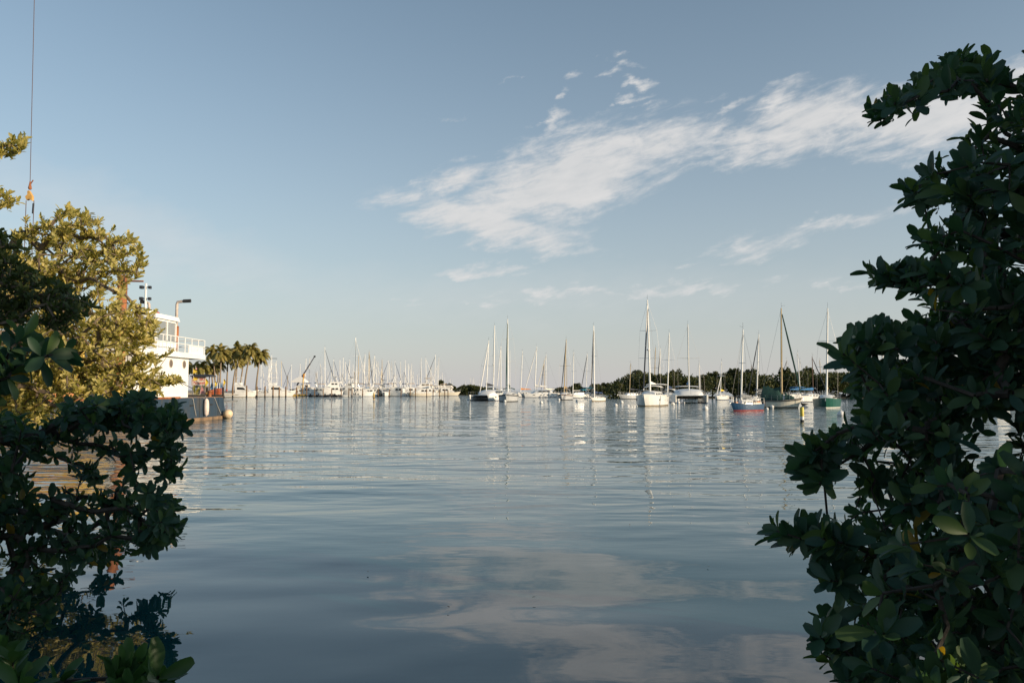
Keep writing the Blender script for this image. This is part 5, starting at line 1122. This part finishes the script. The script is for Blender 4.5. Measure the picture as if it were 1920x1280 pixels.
MB().box(-3.5, 3.2, -1.2, 1.2, .6, 1.3).build('chassis', DARK, o); MB().box(-1.2, .8, -1.0, 1.0, 1.3, 2.5, .9, .9).build('crane_house', CREAM, o); cb = MB().box(1.9, 3.2, -1.2, 1.2, 1.5, 2.9, .85, .95).build('cab', CREAM, o); MB().box(1.95, 3.0, -1.23, -1.19, 2.0, 2.6).build('window', GLASS, cb)
for x in (-2.6, -1.2, 2.4):
    for y in (-1.15, 1.15): MB().lathe((0, 0, 0), [(.15, -.15), (.55, -.15), (.55, .15), (.15, .15)], 14).build('wheel', RUBBER, o, True).matrix_local = Matrix.Translation((x, y, .55)) @ Matrix.Rotation(math.pi / 2, 4, 'X')
e0 = Vector((-1.2, 0, 2.6)); e1 = at(590, 668, 285) - Vector(o.location)
bm_ = MB().tube([e0, e0.lerp(e1, .45)], .34, 6).tube([e0.lerp(e1, .42), e0.lerp(e1, .75)], .27, 6).tube([e0.lerp(e1, .72), e1], .20, 6).build('boom', mat('boom_grey', (.10, .10, .12), .6, .1, 2), o)
MB().box(e1.x - .3, e1.x + .3, -.25, .25, e1.z - .3, e1.z + .25).build('boom_head', RUBBER, bm_); 
o = thing('yellow_loader', 'upright yellow hoist arm standing beside the canopy tent', 'hoist', (P(568, 729, 262).x, 262, .9))
MB().tube([(0, 0, 0), (.0, 0, 4.0), (.3, 0, 6.3)], [.20, .20, .32], 6).build('arm', YELL, o); MB().box(-.7, .6, -.6, .6, 0, .6, .9, .9).build('base', YELL, o); MB().box(.1, .5, -.4, -.3, 5.0, 6.2).build('sign_plate', mat('plate_orange', (.70, .28, .03), .5, .1, 3), o)
o = thing('work_barge', 'low yellow work barge below the canopy tent', 'barge', (P(561, 729, 246).x, 246, 0)); q = sx(13, 246)
MB().extr_y([(-q * .8, -.3), (q * .8, -.3), (q * .9, .55), (-q * .9, .55)], -1.8, 1.8).build('hull', YELL, o); MB().box(-q, q, -1.7, 1.7, .552, .60).build('deck', PLANK, o); m = MB(); 
for k in range(5): m.tube([(-q + k * q / 2, -1.7, .58), (-q + k * q / 2, -1.7, 1.6)], .03, 4)
m.tube([(-q, -1.7, 1.6), (q, -1.7, 1.6)], .03, 4); m.build('railing', YELL, o)
# dock behind the piles
o = thing('floating_dock', 'long pale floating dock along the row of marina boats', 'dock', (P(575, 729, 252).x, 252, 0)); q = P(845, 729, 292).x - P(575, 729, 252).x
MB().extr_z([(0, 0), (q, 40), (q, 42), (0, 2)], .12, .5).build('decking', mat('dock_pale', (.52, .47, .40), .85, .12, 2), o); MB().extr_z([(0, -.06), (q, 39.94), (q, 39.99), (0, -.01)], .0, .35).build('fender_edge', RUBBER, o)
PILES = [(436.5, 206, 723), (462.6, 206, 722), (482, 206, 724), (497, 206, 723.5), (512, 206, 723), (523.6, 206, 725), (536, 206, 724), (556, 206, 726), (567, 222, 726), (575, 222, 724), (590, 222, 727), (606, 222, 728), (622, 222, 727), (640, 222, 729), (654, 222, 727), (660, 222, 726), (680, 222, 728), (709, 222, 728), (730, 222, 729), (752, 222, 728), (769, 222, 727), (779, 222, 727), (800, 222, 728), (812, 222, 729), (824, 222, 730), (834, 222, 730), (840, 222, 731)]
proto = None
for i, (px, Y, py) in enumerate(PILES):
    p = at(px, 729, Y); p.z = 0; hh = at(px, py, Y).z
    if proto is None:
        proto = thing('mooring_pile', 'brown timber mooring pile standing in front of the marina boats', 'pile', p, 0, 'piles along the marina')
        MB().lathe((0, 0, 0), [(.19, -1.2), (.18, 2.6), (.08, 2.85)], 9).build('shaft', WOODP, proto, True); MB().lathe((0, 0, 0), [(.195, .0), (.195, .5)], 9).build('tide_band', BOTK, proto, True); o = proto
    else: o = copy_tree(proto); o.location = p
    o.scale = (1, 1, hh / 2.85) if px < 560 else (.72, .72, hh / 2.85)
# dinghies and tenders
def dinghy(px, yw, L, hd, m, label, eng=True):
    p = wat(px, yw); o = thing('dinghy', label, 'dinghy', p, rad(hd), 'dinghies along the dock'); top = build_hull(o, L, L * .42, .45, m, m, None, sheer=.4, tw=.9, over=.1)
    MB().box(-.1 * L, .0, -L * .17, L * .17, .28, .34).build('thwart', PLANK, o)
    if eng: outboard(o, -L / 2 - .05, 0, .5)
    return o
DG = [(497, 743.2, 5.4, 8, mat('dinghy_orange', (.60, .22, .06), .5, .1, 2), 'orange dinghy at the piles before the tower boat'), (588, 743.7, 3.4, 75, RUBBER, ''), (598, 743.6, 3.2, 100, RUBBER, ''), (607, 743.5, 3.6, 170, GEL, ''), (613, 743.6, 3.2, 85, RUBBER, ''), (626, 743.6, 3.6, 95, RUBBER, ''), (634, 743.6, 3.2, 70, RUBBER, ''), (648, 743.5, 4.4, 185, GEL, ''), (664, 743.5, 4.6, 176, GEL, ''), (676, 743.3, 3.6, 80, GEL, ''), (737, 742.4, 3.2, 100, GEL, ''), (757, 742.6, 5.0, 184, GEL, ''), (821, 741.4, 3.4, 20, RUBBER, '')]
cnt = {}
for a in DG:
    lb = a[5] or ('dark rubber dinghy with outboard nosed up to the marina dock' if a[4] is RUBBER else 'white dinghy with outboard lying along the marina dock')
    dinghy(a[0], a[1], a[2], a[3], a[4], lb)
# marina sailboats: three kinds, copied
def marina_proto(kind):
    hm, mm, cv, fr, lb = [(GEL, MASTW, NAVY, WHITEC, 'white sailboat with white mast and white furled jib packed in the marina'), (CREAM, MASTT, BLUEC, DARK, 'cream sailboat with buff mast and dark furled jib packed in the marina'), (GEL, ALU, WHITEC, None, 'white sailboat with bare forestay and white boom cover packed in the marina'), (GEL, MASTW, GREYC, NAVY, 'white sailboat with white mast and navy furled jib packed in the marina')][kind]
    return sailboat(lb, 0, 0, 0, 0, None, pos=(0, 0, 0), L=10.5, H=12.5, hm=hm, mm=mm, cover=cv, furl=fr, group='sailboats packed in the marina', spreaders=(.5,), bulk=1.0)[0]
PROTO = [marina_proto(k) for k in range(4)]; used = [False] * 4
MAR = [(487, 674, 0, 80), (503, 681, 0, 100), (510, 665, 0, 262), (517, 675, 2, 100), (523.6, 676, 1, 20), (526, 690, 2, 90), (549, 682.5, 3, 195), (564, 681, 2, 250), (579, 687, 2, 100), (591, 696.5, 1, 80), (622, 673, 3, -20), (646.5, 670, 2, 200), (657.5, 673, 0, 150), (671.5, 665, 1, 100), (677, 690, 0, 20), (687, 663, 0, 160), (690, 658, 1, 80), (694, 672, 2, 200), (699, 667, 0, -25), (705, 666, 0, 200), (708, 676, 2, 90), (715.6, 673, 1, 95), (730.6, 675, 3, 190), (733, 676, 2, 80), (737, 675.5, 3, -15), (750.5, 677, 2, 95), (755, 694, 3, -30), (769.7, 692, 2, 100), (786, 706, 0, 80), (806, 712, 2, 100), (492, 700, 2, 60), (540, 700, 1, 120), (640, 700, 2, 90), (663, 694, 1, 80), (682, 678, 2, 100), (712, 690, 0, 15), (744, 700, 2, 100), (760, 703, 2, 80)]
rs_ = random.Random(4)
MAR += [(578 + 6.9 * i + rs_.uniform(-3, 3), rs_.uniform(668, 702), rs_.choice([0, 0, 2, 2, 1, 3]), rs_.choice([80, 100, 20, 200, 160, 250])) for i in range(38)]
for i, (px, py, k, hd) in enumerate(MAR):
    Y = rs_.uniform(288, 330) if px > 575 else rs_.uniform(300, 340)
    p = at(px, 729, Y); p.z = 0; H = at(px, py, Y).z; s_ = H / (12.5 + 1.6); r_ = PROTO[k] if not used[k] else copy_tree(PROTO[k]); used[k] = True
    r_.location = p; r_.rotation_euler = (0, 0, rad(hd)); r_.scale = (max(.75, min(1.15, s_)), max(.75, min(1.15, s_)), s_)
sailboat('sailboat with the tallest mast of the marina and a white furled jib', 0, 0, 0, -28, None, pos=(at(662, 729, 284).x, 284, 0), L=14, H=18.6, furl=WHITEC, cover=WHITEC, group=None, spreaders=(.35, .65))
sailboat('sailboat with tall white mast and dark stay behind the largest flybridge yacht', 0, 0, 0, -18, None, pos=(at(604, 729, 280).x, 280, 0), L=12.5, H=15.2, furl=DARK, cover=WHITEC, group=None, spreaders=(.5,))
sailboat('sailboat with leaning mast and dark furled jib beside the boathouse', 0, 0, 0, 187, None, pos=(at(820, 729, 288).x, 288, 0), L=11.5, H=13.0, furl=DARK, cover=NAVY, group=None, spreaders=(.5,))
sailboat('sailboat with thick cream mast rising behind the long white yacht', 0, 0, 0, 20, None, pos=(at(794, 729, 286).x, 286, 0), L=11, H=11.8, furl=WHITEC, cover=PEACH, mm=MASTW, group=None, spreaders=(.5,))

# ---------------------------------------------------------------- person on the pier of the first fishing boat
def person(loc, face=200):
    skin = mat('skin', (.45, .26, .17), .6, .08, 6); root = thing('person', 'person in red top and dark shorts standing beside the first fishing boat', 'person', loc, rad(face))
    J = {'pelvis': (0, 0, .92), 'waist': (0, 0, 1.08), 'chest': (.01, 0, 1.30), 'neck': (.02, 0, 1.47), 'head': (.04, 0, 1.60), 'crown': (.035, 0, 1.72)}
    me = bpy.data.meshes.new('body'); V, E, RR = [], [], []
    def v(p, r, par=None):
        V.append(p); RR.append(r); 
        if par is not None: E.append((par, len(V) - 1))
        return len(V) - 1
    a = v(J['pelvis'], .13); b2 = v(J['waist'], .12, a); c = v(J['chest'], .145, b2); d = v(J['neck'], .055, c); e = v(J['head'], .095, d); v(J['crown'], .07, e)
    for s_ in (1, -1):
        q = v((0, s_ * .10, .86), .085, a); q = v((.02, s_ * .11, .48), .06, q); q = v((-.01, s_ * .115, .09), .042, q); v((.14, s_ * .125, .04), .035, q)
        q = v((0, s_ * .19, 1.40), .055, c); q = v((-.02, s_ * .26, 1.13), .042, q); q = v((.10, s_ * .25, .90), .033, q); q = v((.15, s_ * .24, .83), .03, q)
    me.from_pydata(V, E, []); o = bpy.data.objects.new('body', me); COL.objects.link(o); o.parent = root
    md = o.modifiers.new('skin', 'SKIN'); o.modifiers.new('smooth', 'SUBSURF').levels = 1
    for i, r in enumerate(RR): me.skin_vertices[0].data[i].radius = (r, r)
    me.skin_vertices[0].data[0].use_root = True; me.materials.append(skin)
    MB().loft([[(.01 + r1 * .72 * math.cos(t), r1 * 1.12 * math.sin(t), z) for t in np.linspace(0, 6.2832, 13)[:-1]] for z, r1 in ((.98, .185), (1.1, .18), (1.3, .205), (1.42, .18), (1.47, .09))]).build('shirt', REDP, root, True)
    for s_ in (1, -1): MB().tube([(0, s_ * .17, 1.42), (-.01, s_ * .235, 1.22)], [.085, .075], 8).build('sleeve', REDP, root, True); MB().tube([(0, s_ * .09, .98), (.015, s_ * .108, .58)], [.125, .10], 9).build('shorts_leg', SUPD, root, True)
    MB().ball((.02, 0, 1.67), .105, .095, .10, 10, 6).build('hair', BRN, root, True)
    for s_ in (1, -1): MB().ball((.125, s_ * .035, 1.61), .012, .016, .012, 6, 4).build('eye', DARK, root)
    MB().ball((.135, 0, 1.575), .022, .016, .024, 6, 4).build('nose', skin, root, True)
pz = at(427, 740, 222); person((pz.x, 221.0, 0.62), 270)
o = thing('boat_landing', 'short grey landing float under the person in the red top', 'float', (pz.x, 221.0, 0)); MB().box(-1.6, 2.2, -1.0, 1.2, -.1, .60).build('body', RUBBER, o); MB().box(-1.6, 2.2, -1.0, 1.2, .602, .62).build('decking', PLANK, o)
